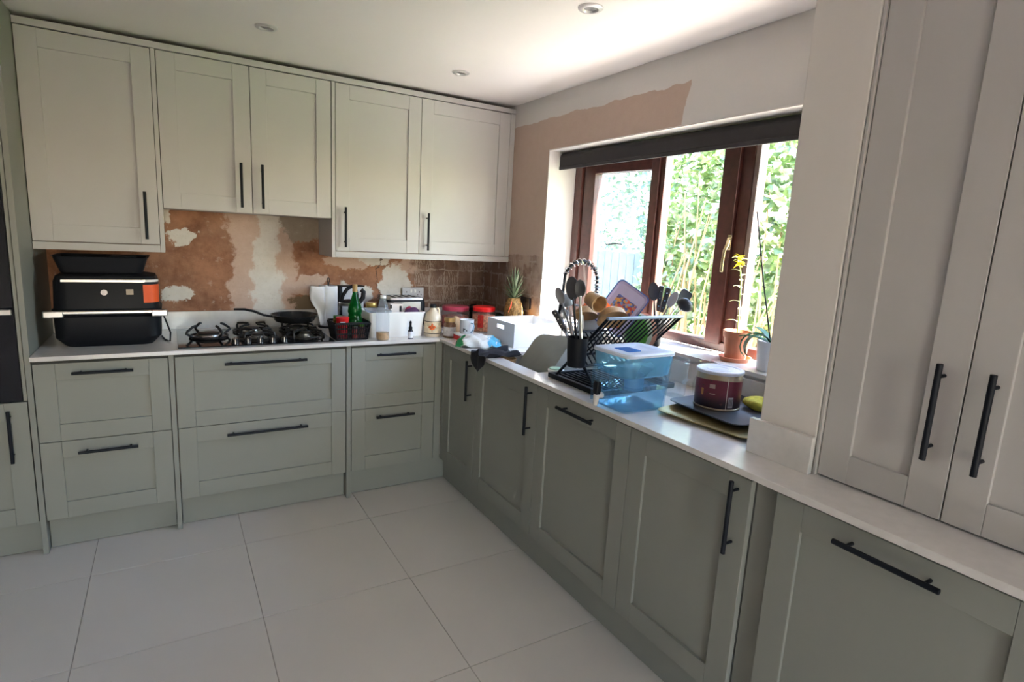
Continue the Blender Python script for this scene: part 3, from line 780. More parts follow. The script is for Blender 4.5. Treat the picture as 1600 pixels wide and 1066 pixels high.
# --- white storage box with pouches
def open_bin(bm, hx, hy, h, t=.003, flare=.012, r=.02):
    loft(bm, [(0, hx-flare, hy-flare, r), (h, hx, hy, r), (h+.001, hx+.003, hy+.003, r), (h-.006, hx+.003, hy+.003, r), (h-.006, hx+.001, hy+.001, r), (h+.002, hx-.001, hy-.001, r), (h, hx-t, hy-t, r), (t, hx-flare-t, hy-flare-t, r)])
r = T('storage_box', 'white plastic storage box of pouches in front of the toaster', 'storage box', -.838, -.445)
bm = B(); open_bin(bm, .166, .105, .142); mk('box', bm, WPLASTIC, r)
def pouch(name, label, cat, mat, x, y, z, hx, hy, hz, rot=(0, 0, 0), nz=.004):
    bm = B(); ball(bm, (0, 0, hz), hx, hy, hz, 20, 14)
    for v in bm.verts:
        q = v.co; e = abs(q.x/hx)
        q.y *= (1-.35*e*e); q.x += nz*math.sin(q.z*90+q.y*40); q.y += nz*math.sin(q.x*70+q.z*50); q.z += nz*.8*math.sin(q.x*60)
    o = mk(name, bm, mat, None); o.location = (x, y, z); o.rotation_euler = rot
    return tag(o, label, cat)
pouch('food_pouch', 'purple pouch lying in the white storage box', 'pouch', M('purple_foil', (.085, .025, .10), .4), -.724, -.472, Z+.090, .048, .032, .036)
pouch('food_pouch', 'bright pink pouch at the right end of the white storage box', 'pouch', M('pink_foil', (.65, .03, .12), .4), -.712, -.390, Z+.090, .022, .036, .034)
r = T('small_carton', 'white and black printed carton standing in the white storage box', 'carton', -.814, -.425, Z+.004)
bm = B(); box(bm, -.040, -.03, 0, .036, .03, .178); mk('carton', bm, M('cream_card', (.72, .66, .64), .6), r, .001, smooth=False)
bm = B(); box(bm, -.040, -.0312, .150, -.030, -.0302, .172); box(bm, .016, -.0312, .13, .030, -.0302, .165); mk('print', bm, BPLASTIC, r, smooth=False)
r = T('plastic_tub', 'clear lidded plastic tub at the left of the white storage box', 'tub', -.925, -.45, Z+.004)
bm = B(); loft(bm, [(0, .05, .07, .015), (.138, .058, .08, .015), (.14, .061, .083, .015), (.146, .061, .083, .015)]); mk('tub', bm, MG('clear_tub', (.9, .93, .97), .1, .45, (.75, .8, .88)), r)

# --- toaster
r = T('toaster', 'black and steel four-slot toaster behind the white storage box', 'toaster', -.672, -.155)
bm = B(); loft(bm, [(.008, .125, .085, .03), (.03, .130, .09, .03), (.15, .130, .09, .03), (.178, .126, .086, .03)]); loft(bm, [(0, .11, .07, .02), (.008, .11, .07, .02)]); mk('body', bm, BPLASTIC, r)
bm = B(); loft(bm, [(.175, .118, .084, .012), (.192, .110, .078, .012)]); box(bm, -.09, -.0945, .02, .09, -.0895, .165); mk('steel_cover', bm, STEEL, r, .002)
bm = B()
for k in range(4): box(bm, -.085+k*.045, -.06, .186, -.062+k*.045, .06, .1935)
mk('slots', bm, BPLASTIC, r, smooth=False)
bm = B(); box(bm, -.02, -.112, .10, .02, -.092, .115); tube(bm, [(.06, -.093, .06), (.06, -.106, .06)], .014, 16); mk('controls', bm, BPLASTIC, r, .002)

# --- jar with gold lid
r = T('preserve_jar', 'dark jar with gold lid between the green and the clear bottle', 'jar', -.906, -.260)
bm = B(); lathe(bm, [(0, 0), (.034, 0), (.036, .01), (.036, .12), (.030, .136)]); mk('jar', bm, M('dark_preserve', (.07, .03, .03), .15), r)
bm = B(); lathe(bm, [(.032, .136), (.033, .138), (.033, .164), (.031, .167), (0, .167)]); mk('lid', bm, M('gold_lid', (.62, .44, .14), .3, .8), r)

# --- dropper bottle
r = T('dropper_bottle', 'tiny dropper bottle with white label in front of the storage box', 'bottle', -.786, -.612)
bm = B(); lathe(bm, [(0, 0), (.0145, 0), (.015, .003), (.015, .045), (.011, .052), (.008, .055)], seg=20); mk('bottle_body', bm, M('dark_blue_glass', (.015, .015, .03), .1), r)
bm = B(); lathe(bm, [(.0154, .006), (.0154, .042)], seg=20); mk('label', bm, M('label_paper', (.72, .74, .84), .6), r)
bm = B(); lathe(bm, [(.0105, .052), (.0105, .068), (.007, .07), (.0065, .085), (.0075, .092), (.005, .102), (0, .104)], seg=18); mk('dropper', bm, BPLASTIC, r)

# --- stoneware jug
r = T('syrup_jug', 'cream stoneware jug with black cap and maple leaf label', 'jug', -.622, -.545)
CREAM = M('cream_ceramic', (.68, .58, .46), .25)
bm = B(); lathe(bm, [(0, 0), (.048, 0), (.051, .006), (.051, .095), (.048, .115), (.038, .138), (.022, .153), (.017, .16), (.017, .170)], seg=36); mk('jug_body', bm, CREAM, r)
bm = B(); lathe(bm, [(.018, .168), (.0185, .17), (.0185, .186), (.017, .188), (0, .188)]); mk('cap', bm, BPLASTIC, r)
bm = B(); tube(bm, [(.016, -.004, .162), (.026, -.008, .166), (.034, -.010, .158), (.036, -.010, .145), (.036, -.008, .134)], .0045, 10); mk('handle', bm, CREAM, r)
bm = B(); lathe(bm, [(.0515, .022), (.0515, .088)], seg=36); mk('label', bm, M('label_cream', (.66, .55, .38), .5, var=.25, scale=45), r)
bm = B(); lathe(bm, [(.0518, .088), (.0518, .092)], seg=36); lathe(bm, [(.0518, .018), (.0518, .022)], seg=36); mk('label_bands', bm, BPLASTIC, r)
def on_cyl(pts, R, a0):   # outline drawn on a cylinder: (u along the surface, z)
    return [Vector((R*math.cos(a0+u/R), R*math.sin(a0+u/R), z)) for u, z in pts]
AJ = math.atan2(-3.66+.545, -1.95+.622)
leaf = [(0, -.022), (.003, -.010), (.014, -.013), (.012, -.006), (.022, .002), (.016, .006), (.018, .012), (.009, .009), (.006, .012), (.004, .020), (0, .026)]
leaf = leaf + [(-a, b) for a, b in reversed(leaf[1:-1])]
bm = B(); pv = [bm.verts.new(p) for p in on_cyl([(a*1.1-.003, b*1.1+.055) for a, b in leaf], .0526, AJ)]; cv_ = bm.verts.new(on_cyl([(-.003, .055)], .0532, AJ)[0])
for k in range(len(pv)): bm.faces.new((cv_, pv[k], pv[(k+1) % len(pv)]))
mk('leaf_emblem', bm, M('maple_orange', (.72, .12, .02), .5, var=.5, scale=70), r)

# --- coffee jar, pouch, big jars
r = T('coffee_jar', 'small glass jar with gold lid and pale label by the corner of the worktop', 'jar', -.546, -.622)
bm = B(); lathe(bm, [(0, 0), (.035, 0), (.037, .006), (.037, .075), (.030, .090), (.029, .095)], seg=32); mk('jar', bm, M('brown_granules', (.16, .075, .04), .3, var=.4, scale=90), r)
bm = B(); lathe(bm, [(.0375, .012), (.0375, .065)], seg=32); mk('label', bm, M('grey_label', (.50, .48, .49), .5, var=.25, scale=50), r)
bm = B(); lathe(bm, [(.030, .093), (.0325, .094), (.0325, .116), (.031, .118), (0, .118)], seg=32); mk('lid', bm, M('bronze_lid', (.40, .25, .10), .35, .5), r)
pouch('paper_pouch', 'tan paper pouch standing behind the small coffee jar', 'pouch', M('tan_paper', (.55, .36, .20), .6), -.482, -.560, Z+.001, .038, .026, .058, nz=.002)
JARP = MG('jar_plastic', (.95, .93, .93), .04, .10, (.9, .85, .85))
def big_jar(label, x, y, R, h, lid, fill, fill_h, lid_h=.028):
    r = T('sweet_jar', label, 'jar', x, y)
    bm = B(); lathe(bm, [(0, .001), (R*.95, .001), (R, .012), (R, h*.72), (R*.93, h*.82), (R*.86, h*.86)], seg=36); mk('jar', bm, JARP, r)
    bm = B(); lathe(bm, [(0, .004), (R*.92, .004), (R*.96, .014), (R*.95, fill_h), (R*.4, fill_h+.012), (0, fill_h+.01)], seg=36); mk('contents', bm, fill, r)
    bm = B(); lathe(bm, [(R*.87, h-lid_h), (R*.95, h-lid_h), (R*.96, h-.006), (R*.90, h), (0, h)], seg=36); mk('lid', bm, lid, r)
    return r
big_jar('wide plastic jar with dusky pink lid behind the coffee jar', -.352, -.285, .092, .142, M('pink_lid', (.48, .05, .10), .4), M('pink_sweets', (.52, .16, .14), .5, var=.6, scale=70), .075)
jr = big_jar('plastic jar with bright red lid full of orange snacks', -.232, -.455, .075, .158, M('bright_red_lid', (.85, .01, .012), .4), M('orange_snacks', (.70, .30, .16), .6, var=.5, scale=75), .105)
bm = B(); a0 = math.atan2(-3.2, -1.72)
loops(bm, [[Vector((.0765*math.cos(a0-.5+.08*k), .0765*math.sin(a0-.5+.08*k), z)) for k in range(7)] for z in (.03, .11)], closed=False); mk('label', bm, M('red_label', (.60, .03, .02), .4, var=.3, scale=60), jr)
r = T('casserole_dish', 'low black casserole dish against the back wall in the corner', 'dish', -.135, -.115)
bm = B(); loft(bm, [(0, .095, .07, .04), (.09, .11, .085, .045), (.092, .116, .09, .045), (.098, .116, .09, .045), (.112, .10, .075, .045)]); mk('dish', bm, BPLASTIC, r)
bm = B(); tube(bm, [(-.02, 0, .11), (-.02, 0, .124), (.02, 0, .124), (.02, 0, .11)], .005, 8); mk('knob', bm, BPLASTIC, r)
r = T('glass_dish', 'dark green glass dish beside the pineapple', 'dish', -.100, -.345)
bm = B(); loft(bm, [(0, .06, .05, .03), (.088, .085, .068, .03), (.09, .082, .065, .03), (.006, .056, .046, .03)]); mk('dish', bm, M('dark_green_glass', (.015, .045, .030), .08), r)

# --- biscuit box with mug on it
r = T('biscuit_box', 'flat red and white box under the enamel mug', 'box', -.478, -.712)
bm = B(); box(bm, -.062, -.050, 0, .062, .050, .030); mk('box', bm, RED, r, .002, smooth=False)
bm = B(); loft(bm, [(.029, .066, .054, .012), (.036, .066, .054, .012)]); mk('lid', bm, WPLASTIC, r)
r = T('enamel_mug', 'white mug with blue handle standing on the red box', 'mug', -.478, -.712, Z+.0365)
bm = B(); lathe(bm, [(0, 0), (.038, 0), (.040, .003), (.041, .078), (.043, .081), (.0395, .080), (.038, .005), (0, .004)], seg=36); mk('mug_body', bm, M('white_enamel', (.70, .73, .80), .25), r)
bm = B(); ah = math.atan2(-2.95, -1.47)+.62
def hp(rr, z): return (rr*math.cos(ah), rr*math.sin(ah), z)
tube(bm, [hp(.040, .065), hp(.060, .066), hp(.068, .050), hp(.064, .030), hp(.048, .014), hp(.040, .012)], .0045, 10); mk('handle', bm, M('pale_blue_enamel', (.30, .48, .66), .3), r)
bm = B(); bm.faces.new([bm.verts.new(p) for p in on_cyl([(-.014, .016), (.012, .016), (.010, .028), (.004, .024), (-.002, .034), (-.008, .028), (-.013, .036)], .0415, ah-.85)]); bmesh.ops.triangulate(bm, faces=bm.faces); mk('print', bm, M('dark_print', (.05, .06, .07), .5), r)

# --- frozen-food bag
bm = B(); nx_, ny_ = 26, 14; rings = []
for i in range(nx_+1):
    s = i/nx_*2-1; row = []
    for j in range(ny_+1):
        t = j/ny_*2-1
        h = .048*max(0, 1-abs(s)**3)**.7*max(0, 1-abs(t)**3)**.7
        h += .006*math.sin(s*11+t*5)+.005*math.sin(t*14-s*4)
        row.append(Vector((s*.125, t*.088*(1+.08*math.sin(s*9)), max(.003, h+.006))))
    rings.append(row)
loops(bm, rings, closed=False)
low = [[Vector((p.x, p.y, .001)) for p in r_] for r_ in (rings[0], rings[-1])]
g = G('printed_food_bag')
sg = g.x; nz_ = g.noise(18, 3)
d_ = g.math('ADD', sg, g.math('MULTIPLY', g.math('SUBTRACT', nz_, .5), .08))
c_ = g.mix(g.step(d_, -.085, -.075), (.03, .28, .12), (.72, .76, .78))
c_ = g.mix(g.step(d_, .045, .065), c_, (.10, .42, .68))
c_ = g.mix(g.step(g.noise(30, 2), .60, .66), c_, (.80, .84, .86))
g.put(g.p.inputs['Base Color'], c_); g.p.inputs['Roughness'].default_value = .25
o = mk('food_bag', bm, g.m, None); o.location = (-.500, -.908, Z+.001); o.rotation_euler = (0, 0, math.radians(-28)); o.modifiers.new('s', 'SOLIDIFY').thickness = .001
tag(o, 'crumpled white, green and blue food bag lying on the worktop', 'food bag')

# --- white storage box with hand hole by the window
r = T('storage_box', 'white storage box with oval hand hole standing in the sunlight', 'storage box', -.187, -.872)
W2 = M('white_box_plastic', (.72, .73, .76), .4, var=.02)
bm = cells([-.15, -.04, .04, .15], [0, .086, .110, .132], lambda a, b: not (-.04 < a < .04 and .086 < b < .110), -.158, -.1545, lambda a, b, c: (c, a, b))
box(bm, .1545, -.15, 0, .158, .15, .132); box(bm, -.158, -.1535, 0, .158, -.15, .132); box(bm, -.158, .15, 0, .158, .1535, .132); box(bm, -.1545, -.15, 0, .1545, .15, .003)
mk('box', bm, W2, r, .001, smooth=False)

# --- pineapple
r = T('pineapple', 'whole pineapple with spiky green crown by the window corner', 'pineapple', -.100, -.600)
PSK = M('pineapple_skin', (.34, .19, .06), .65, var=.6, scale=95)
bm = B(); nu, nv = 56, 48; rings = []
for j in range(nv+1):
    t = j/nv; z = .005+.222*t; R0 = .058*(math.sin(PI*(.10+.80*t))**.45)
    row = []
    for i in range(nu):
        a = 2*PI*i/nu
        k1 = math.sin((a*9+t*26)/1.0*.5)*math.sin((a*9-t*26)*.5)
        row.append(Vector(((R0+.0045*abs(k1))*math.cos(a), (R0+.0045*abs(k1))*math.sin(a), z)))
    rings.append(row)
loops(bm, rings); mk('fruit', bm, PSK, r)
def blade(bm, base, az, L, w, lean, curl, n=6):
    """tapering leaf strip growing from base"""
    d = Vector((math.cos(az), math.sin(az), 0)); s = Vector((-math.sin(az), math.cos(az), 0)); p = Vector(base); el = lean; rows = []
    for i in range(n+1):
        t = i/n; ww = w*(1-t)**.7*(1 if t > .05 else .8)+.0004
        up = d*(-math.sin(el))+Vector((0, 0, 1))*math.cos(el)
        rows.append([p-s*ww+up*ww*.25, p, p+s*ww+up*ww*.25])
        p = p+(d*math.cos(el)+Vector((0, 0, math.sin(el))))*L/n; el += curl/n
    loops(bm, rows, closed=False)
PL1 = leaf_material('pineapple_leaf', (.10, .17, .09), (.30, .38, .22), .2)
for k in range(46):
    t = k/45; bm = B(); az = k*2.399; lean = math.radians(18+64*t); L = .075+.075*t
    blade(bm, (.012*(1-t)*math.cos(az), .012*(1-t)*math.sin(az), .222+.058*t), az, L, .0105-.003*t, lean, .35*(1-t))
    mk('crown_leaf', bm, PL1, r)
bm = B(); q = .05
loops(bm, [[Vector((-.038-.03*s, -.04-.012*s, .20-.055*s-w_)) for w_ in (-.014*(1.2-s), .014*(1.2-s))] for s in (0, .25, .5, .75, 1)], closed=False)
mk('tag', bm, M('orange_red_tag', (.75, .09, .03), .5), r, label='orange paper tag')

# ================================================================ SINK SIDE
bm = B()
sx, sy, cxs, cys = (SX1-SX0)/2, (SY1-SY0)/2, (SX0+SX1)/2, (SY0+SY1)/2
loft(bm, [(-.020, sx+.018, sy+.018, .03), (-.0202, sx-.002, sy-.002, .03), (-.19, sx-.006, sy-.006, .03), (-.20, sx-.02, sy-.02, .03)], cap0=False)
r = T('sink', 'undermounted steel kitchen sink below the window', 'sink', cxs, cys, HC); o = mk('bowl', bm, STEEL, r)
bm = B(); lathe(bm, [(.04, -.199), (.038, -.196), (.02, -.197), (0, -.197)], (0, .05, 0)); mk('drain', bm, CHROME, r)

# --- spring-neck tap
tb = Vector((-.075, -1.37, HC))
r = T('kitchen_tap', 'black spring-neck tap with chrome coil arching over the sink', 'tap', tb.x, tb.y)
le = U(879, 466, 'y', -1.37)-tb
bm = B(); lathe(bm, [(0, 0), (.026, 0), (.026, .006), (.020, .010), (.020, .10), (.014, .11)]); tube(bm, [(0, 0, .10), (0, 0, .25)], .009, 12)
tube(bm, [(0, .02, .07), (0, .045, .085), (0, .08, .12)], .005, 8); mk('tap_body', bm, BLACK, r)
path = []
top = .500; R = abs(le.x)/2
for k in range(41):
    t = k/40
    if t < .35: q = Vector((0, 0, .25+(top-R-.25)*t/.35))
    elif t < .85:
        a = (t-.35)/.5*PI*.94; q = Vector((-R+R*math.cos(a), 0, top-R+R*math.sin(a)))
    else:
        b_ = path[-1] if t > .86 else path[-1]; q = path[-1]+Vector((-.0012, 0, -.016))
    path.append(q)
bm = B(); tube(bm, path, .0075, 10); mk('hose', bm, BLACK, r)
bm = B(); turns = 19; hp_ = []
def along(t):
    f_ = t*(len(path)-1); i = min(int(f_), len(path)-2); return path[i].lerp(path[i+1], f_-i), (path[i+1]-path[i]).normalized()
for k in range(turns*8+1):
    t = .02+.80*k/(turns*8); p, d = along(t); s1 = Vector((0, 1, 0)); s2 = d.cross(s1); a = 2*PI*k/8
    hp_.append(p+.0140*(math.cos(a)*s1+math.sin(a)*s2))
tube(bm, hp_, .0030, 6); mk('spring', bm, CHROME, r)
e_ = path[-1]
bm = B(); tube(bm, [e_+Vector((0, 0, .03)), e_, e_+Vector((-.003, 0, -.05)), e_+Vector((-.004, 0, -.11))], [.010, .013, .013, .017], 14)
tube(bm, [(0, 0, .24), (-.03, 0, .262), e_+Vector((0, 0, -.02))], .005, 8); mk('spray_head', bm, BLACK, r)

# --- grey washing-up bowl tipped on its side in the sink
wb = thing('washing_up_bowl', 'grey plastic washing-up bowl tipped upside down, leaning in the sink', 'bowl', (-.33, -1.36, HC-.198))
bm = B(); h_ = .185
loft(bm, [(0, .105, .130, .045), (.004, .113, .138, .05), (h_, .138, .153, .055), (h_+.001, .145, .160, .06), (h_-.006, .145, .160, .06), (h_-.004, .135, .150, .055), (.005, .110, .135, .05)], n=9)
o = mk('bowl_shell', bm, GPLASTIC, wb); o.location = Vector((-.385, -1.378, .960))-wb.location
o.rotation_euler = (Matrix.Rotation(math.radians(133), 3, 'Y') @ Matrix.Rotation(math.radians(-9), 3, 'Z')).to_euler()

# brown bowl and sponge dish by the sink
r = thing('wooden_bowl', 'small brown wooden bowl at the left of the sink', 'bowl', (-.472, -1.186, HC-.062))
bm = B(); lathe(bm, [(0, 0), (.024, 0), (.040, .026), (.045, .049), (.042, .050), (.037, .026), (.022, .006), (0, .005)]); mk('bowl_shell', bm, BAMBOO, r)
r = T('soap_dish', 'white round dish with pale green lid between the sink and the dish rack', 'dish', -.462, -1.599)
bm = B(); lathe(bm, [(0, 0), (.030, 0), (.037, .012), (.038, .018), (.034, .021), (0, .022)]); mk('dish', bm, WPLASTIC, r)
bm = B(); lathe(bm, [(.032, .0215), (.029, .026), (0, .028)]); mk('lid', bm, M('mint_plastic', (.30, .55, .42), .4), r)

# --- black cloth over the worktop edge
bm = B(); rings = []
for i in range(23):
    s = i/22; row = []
    for j in range(17):
        t = j/16; y = -1.06-.18*t-.02*s*math.sin(t*3)
        L = s*.275; xb = -.40-.04*math.sin(t*2.5)
        run = xb-(XF-.004)
        fold = .009+.008*math.sin(t*9+s*7)+.006*math.sin(t*17-s*5)
        if L < run: p = Vector((xb-L, y, HC+.003+max(0, fold)*1.3))
        else:
            dn = (L-run)*(1.0-abs(t-.42)*1.5)
            p = Vector((XF-.006-.012*abs(math.sin(t*8))-.006*min(1, dn*20), y, HC+.004-dn+(.008 if dn < .01 else 0)))
        row.append(p)
    rings.append(row)
loops(bm, rings, closed=False)
o = mk('dish_cloth', bm, M('navy_black_cloth', (.012, .013, .020), .95, bump=.4), None, org=(XF, -1.12, HC)); o.modifiers.new('s', 'SOLIDIFY').thickness = .002
tag(o, 'black cloth draped over the worktop edge left of the sink', 'cloth')

# --- dish rack (legs cross in the y-z plane, length along x)
r = thing('dish_rack', 'black folding dish rack with slatted sides beside the sink', 'dish rack', (-.33, -1.83, HC))
rx0, rx1 = -.535, -.115
bm = B(); box(bm, rx0, -1.655, HC+.0005, rx0+.016, -1.985, HC+.022); box(bm, rx1-.016, -1.655, HC+.0005, rx1, -1.985, HC+.022)
box(bm, rx0, -1.640, HC+.0005, rx1, -1.658, HC+.022); box(bm, rx0, -1.975, HC+.0005, rx1, -1.99, HC+.022); mk('drip_tray_frame', bm, BPLASTIC, r, .003, w=True, smooth=False)
bm = B()
for k in range(15):
    x = rx0+.03+k*(rx1-rx0-.06)/14; box(bm, x-.004, -1.66, HC+.006, x+.004, -1.975, HC+.016)
mk('drip_tray_slats', bm, BPLASTIC, r, .001, w=True, smooth=False)
A0, A1 = (-1.690, HC+.022), (-2.000, HC+.312)      # long arm (y, z)
B0, B1 = (-1.960, HC+.022), (-1.735, HC+.215)      # short arm
for x in (rx0+.012, rx1-.012):
    bm = B(); tube(bm, [(x, *A0), (x, *A1)], .0065, 8); mk('leg', bm, BLACK, r, w=True)
    bm = B(); tube(bm, [(x, *B0), (x, *B1)], .0065, 8); mk('leg', bm, BLACK, r, w=True)
mA = lambda t: (A0[0]+(A1[0]-A0[0])*t, A0[1]+(A1[1]-A0[1])*t)
mB = lambda t: (B0[0]+(B1[0]-B0[0])*t, B0[1]+(B1[1]-B0[1])*t)
for k in range(14):
    x = rx0+.035+k*(rx1-rx0-.07)/13
    bm = B(); tube(bm, [(x, *mA(.38)), (x, *mA(.985))], .0035, 6); mk('slat', bm, BLACK, r, w=True)
    bm = B(); tube(bm, [(x, *mB(.40)), (x, *mB(.985))], .0035, 6); mk('slat', bm, BLACK, r, w=True)
for t_, m_ in ((.38, mA), (.40, mB), (1.0, mB)):
    bm = B(); tube(bm, [(rx0+.012, *m_(t_)), (rx1-.012, *m_(t_))], .005, 8); mk('rail', bm, BLACK, r, w=True)
bm = B(); box(bm, rx0+.006, A1[0]-.008, A1[1]-.006, rx1-.006, A1[0]+.008, A1[1]+.006); mk('top_bar', bm, M('blue_grey_bar', (.22, .28, .36), .3, .2), r, .003, w=True, smooth=False, label='blue-grey top bar')

# cutlery pots
def cutlery_pot(label, x, y, z, R, h, mat):
    r = thing('cutlery_pot', label, 'cutlery pot', (x, y, z), group='cutlery pots on the dish rack')
    bm = B(); lathe(bm, [(0, 0), (R*.82, 0), (R*.86, .004), (R, h), (R+.002, h+.001), (R-.003, h), (R*.82, .006), (0, .005)], seg=32); mk('pot', bm, mat, r)
    return r
cp = U(901.5, 550, 'x', -.586); cpx, cpy = -.586, cp.y
cutlery_pot('black cutlery pot hanging at the near end of the dish rack', cpx, cpy, cp.z-.058, .042, .116, BPLASTIC)
bm = B(); tube(bm, [(cpx+.041, cpy, cp.z+.045), (rx0-.004, cpy, cp.z+.052), (rx0+.012, cpy-.01, cp.z+.045)], .004, 8); mk('pot_hook', bm, BLACK, r, w=True)
cq = U(1020, 520, 'x', -.066)
cutlery_pot('black cutlery pot at the window end of the dish rack', -.066, cq.y, cq.z-.06, .044, .125, BPLASTIC)

def aim(o, base, tip):
    """stand a z-axis tool up from base towards tip, its flat side to the room"""
    z = (Vector(tip)-Vector(base)).normalized(); v = (CAM-Vector(base)).normalized()
    x = v.cross(z).normalized()*-1; y = z.cross(x)
    o.matrix_world = Matrix(((x.x, y.x, z.x, base[0]), (x.y, y.y, z.y, base[1]), (x.z, y.z, z.z, base[2]), (0, 0, 0, 1)))
def tool(label, cat, name, base, tip, head, hmat, bmat, hr=.0055, flat=1, yaw=0):
    L = (Vector(tip)-Vector(base)).length
    o = thing(name, label, cat); aim(o, base, tip)
    if yaw: o.matrix_world = o.matrix_world @ Matrix.Rotation(yaw, 4, 'Z')
    hl, hw, kind = head
    bm = B(); tube(bm, [(0, 0, 0), (0, 0, (L-hl)*.5), (0, 0, L-hl*.9)], [hr*1.1, hr, hr*.7], 10, flat=flat); mk('handle', bm, hmat, o)
    bm = B()
    if kind == 'spoon':
        ball(bm, (0, 0, L-hl/2), hw, .006, hl/2, 20, 12)
        for v in bm.verts: v.co.y += .010*(1-((v.co.z-L+hl/2)/(hl/2))**2)*(1-(v.co.x/hw)**2)
    elif kind == 'ladle':
        ball(bm, (0, 0, L-hl/2), hw, hw*.7, hl/2, 20, 12)
    elif kind == 'slice':
        loft(bm, [(-.002, hw, hl/2, .012), (.002, hw, hl/2, .012)]); bmesh.ops.rotate(bm, cent=(0, 0, 0), matrix=Matrix.Rotation(PI/2, 3, 'X'), verts=bm.verts); bmesh.ops.translate(bm, vec=(0, 0, L-hl/2), verts=bm.verts)
    elif kind == 'knife':      # handle uppermost, blade below
        loft(bm, [(L-hl, .008, .006, .004), (L-hl+.02, .011, .007, .005), (L-.03, .011, .008, .005), (L-.006, .013, .008, .006), (L, .009, .006, .004)])
    elif kind == 'fork':
        for k in (-1.5, -.5, .5, 1.5): tube(bm, [(0, 0, L-hl), (k*.005, 0, L-hl*.7), (k*.005, .003, L)], .0015, 6)
    mk('head' if kind != 'knife' else 'grip', bm, bmat, o)
    if kind == 'knife':
        for k in (.2, .5, .8):
            bm = B(); tube(bm, [(0, -.0085, L-hl*k), (0, .0085, L-hl*k)], .003, 8); mk('rivet', bm, CHROME, o)
    return o
GU = M('grey_nylon', (.16, .165, .18), .4); BU = M('black_nylon', (.022, .024, .030), .45)
pb = lambda dx, dy: (cpx+dx, cpy+dy, cp.z-.050)
xp = -.56
tool('large black serving spoon standing tallest in the near cutlery pot', 'spoon', 'serving_spoon', pb(.006, -.006), U(893, 432, 'x', xp), (.098, .027, 'spoon'), BU, BU)
tool('grey slotted turner with silver handle beside the tallest spoon', 'spatula', 'cooking_turner', pb(.012, -.02), U(906, 437, 'x', xp-.03), (.07, .022, 'spoon'), STEEL, BU, .007)
tool('dark grey pointed spoon leaning left in the near cutlery pot', 'spoon', 'serving_spoon', pb(.018, -.010), U(871, 449, 'x', xp), (.085, .018, 'spoon'), GU, GU)
tool('round grey ladle behind the spoons in the near cutlery pot', 'ladle', 'ladle', pb(.016, .006), U(884, 460, 'x', xp+.05), (.062, .028, 'ladle'), GU, M('blue_grey_nylon', (.18, .21, .25), .35))
tool('kitchen knife with riveted black grip leaning left in the near cutlery pot', 'knife', 'kitchen_knife', pb(.010, -.022), U(866, 486, 'x', xp), (.105, .012, 'knife'), STEEL, BU, .006, .3)
tool('second riveted knife handle lower in the near cutlery pot', 'knife', 'kitchen_knife', pb(.024, -.002), U(872, 494, 'x', xp+.02), (.09, .012, 'knife'), STEEL, GU, .006, .3)
tool('silver table spoon in the near cutlery pot', 'spoon', 'table_spoon', pb(-.004, .016), U(880, 482, 'x', xp+.03), (.055, .018, 'spoon'), STEEL, STEEL, .003)
tool('thin steel fork in the near cutlery pot', 'fork', 'table_fork', pb(-.012, -.012), U(890, 478, 'x', xp+.01), (.055, .012, 'fork'), STEEL, STEEL, .003)
tool('steel butter knife upright in the near cutlery pot', 'knife', 'table_knife', pb(.024, -.008), U(909, 492, 'x', xp+.02), (.06, .009, 'slice'), STEEL, STEEL, .004)
qb = lambda dx, dy: (-.066+dx, cq.y+dy, cq.z-.052)
xq = -.07
tool('black serving spoon standing in the window-end cutlery pot', 'spoon', 'serving_spoon', qb(.012, -.014), U(1021, 441, 'x', xq), (.085, .024, 'spoon'), BU, BU)
tool('black handled knife in the window-end cutlery pot', 'knife', 'kitchen_knife', qb(.014, .006), U(1034, 447, 'x', xq), (.115, .012, 'knife'), STEEL, BU, .006, .3)
tool('black handled knife at the right of the window-end pair', 'knife', 'kitchen_knife', qb(-.002, -.004), U(1045, 450, 'x', xq), (.115, .012, 'knife'), STEEL, BU, .006, .3)
tool('pale grey turner leaning right in the window-end pot', 'spatula', 'cooking_turner', qb(-.012, .014), U(1058, 456, 'x', xq), (.085, .018, 'spoon'), GU, M('pale_grey_nylon', (.45, .47, .50), .4))
tool('black ladle drooping right out of the window-end pot', 'ladle', 'ladle', qb(-.020, .000), U(1077, 470, 'x', xq-.03), (.058, .034, 'ladle'), STEEL, BU, .004)
tool('slotted steel fish slice pointing to the window', 'fish slice', 'fish_slice', qb(.002, .020), U(1076, 455, 'x', xq+.05), (.075, .026, 'slice'), STEEL, M('dark_steel', (.20, .20, .20), .3, .8), .004)

# things drying in the rack
def oriented(o, c, normal, up_px):
    n = Vector(normal).normalized(); u = Vector(up_px); u = (u-n*u.dot(n)).normalized(); x = u.cross(n)
    o.matrix_world = Matrix(((x.x, u.x, n.x, c[0]), (x.y, u.y, n.y, c[1]), (x.z, u.z, n.z, c[2]), (0, 0, 0, 1)))
tocam = lambda p: (CAM-Vector(p)).normalized()
c_ = U(970, 482, 'y', -1.79)
o = thing('lunch_tray', 'lilac lunch tray with blue rim and colourful picture, propped in the rack', 'tray')
oriented(o, c_, tocam(c_)+Vector((-.1, 0, .1)), RT*.62+UP*.78)
bm = B(); loft(bm, [(-.012, .066, .094, .02), (.004, .076, .104, .022), (.006, .079, .107, .022), (.003, .074, .102, .022), (-.007, .066, .094, .02)]); mk('tray', bm, M('lilac_plastic', (.50, .47, .70), .35), o)
bm = B(); loft(bm, [(.0045, .0775, .1055, .022), (.0068, .0795, .1075, .022), (.0068, .0745, .1025, .022), (.0045, .0745, .1025, .022)], cap0=False, cap1=False); mk('rim', bm, M('blue_rim', (.07, .12, .36), .35), o)
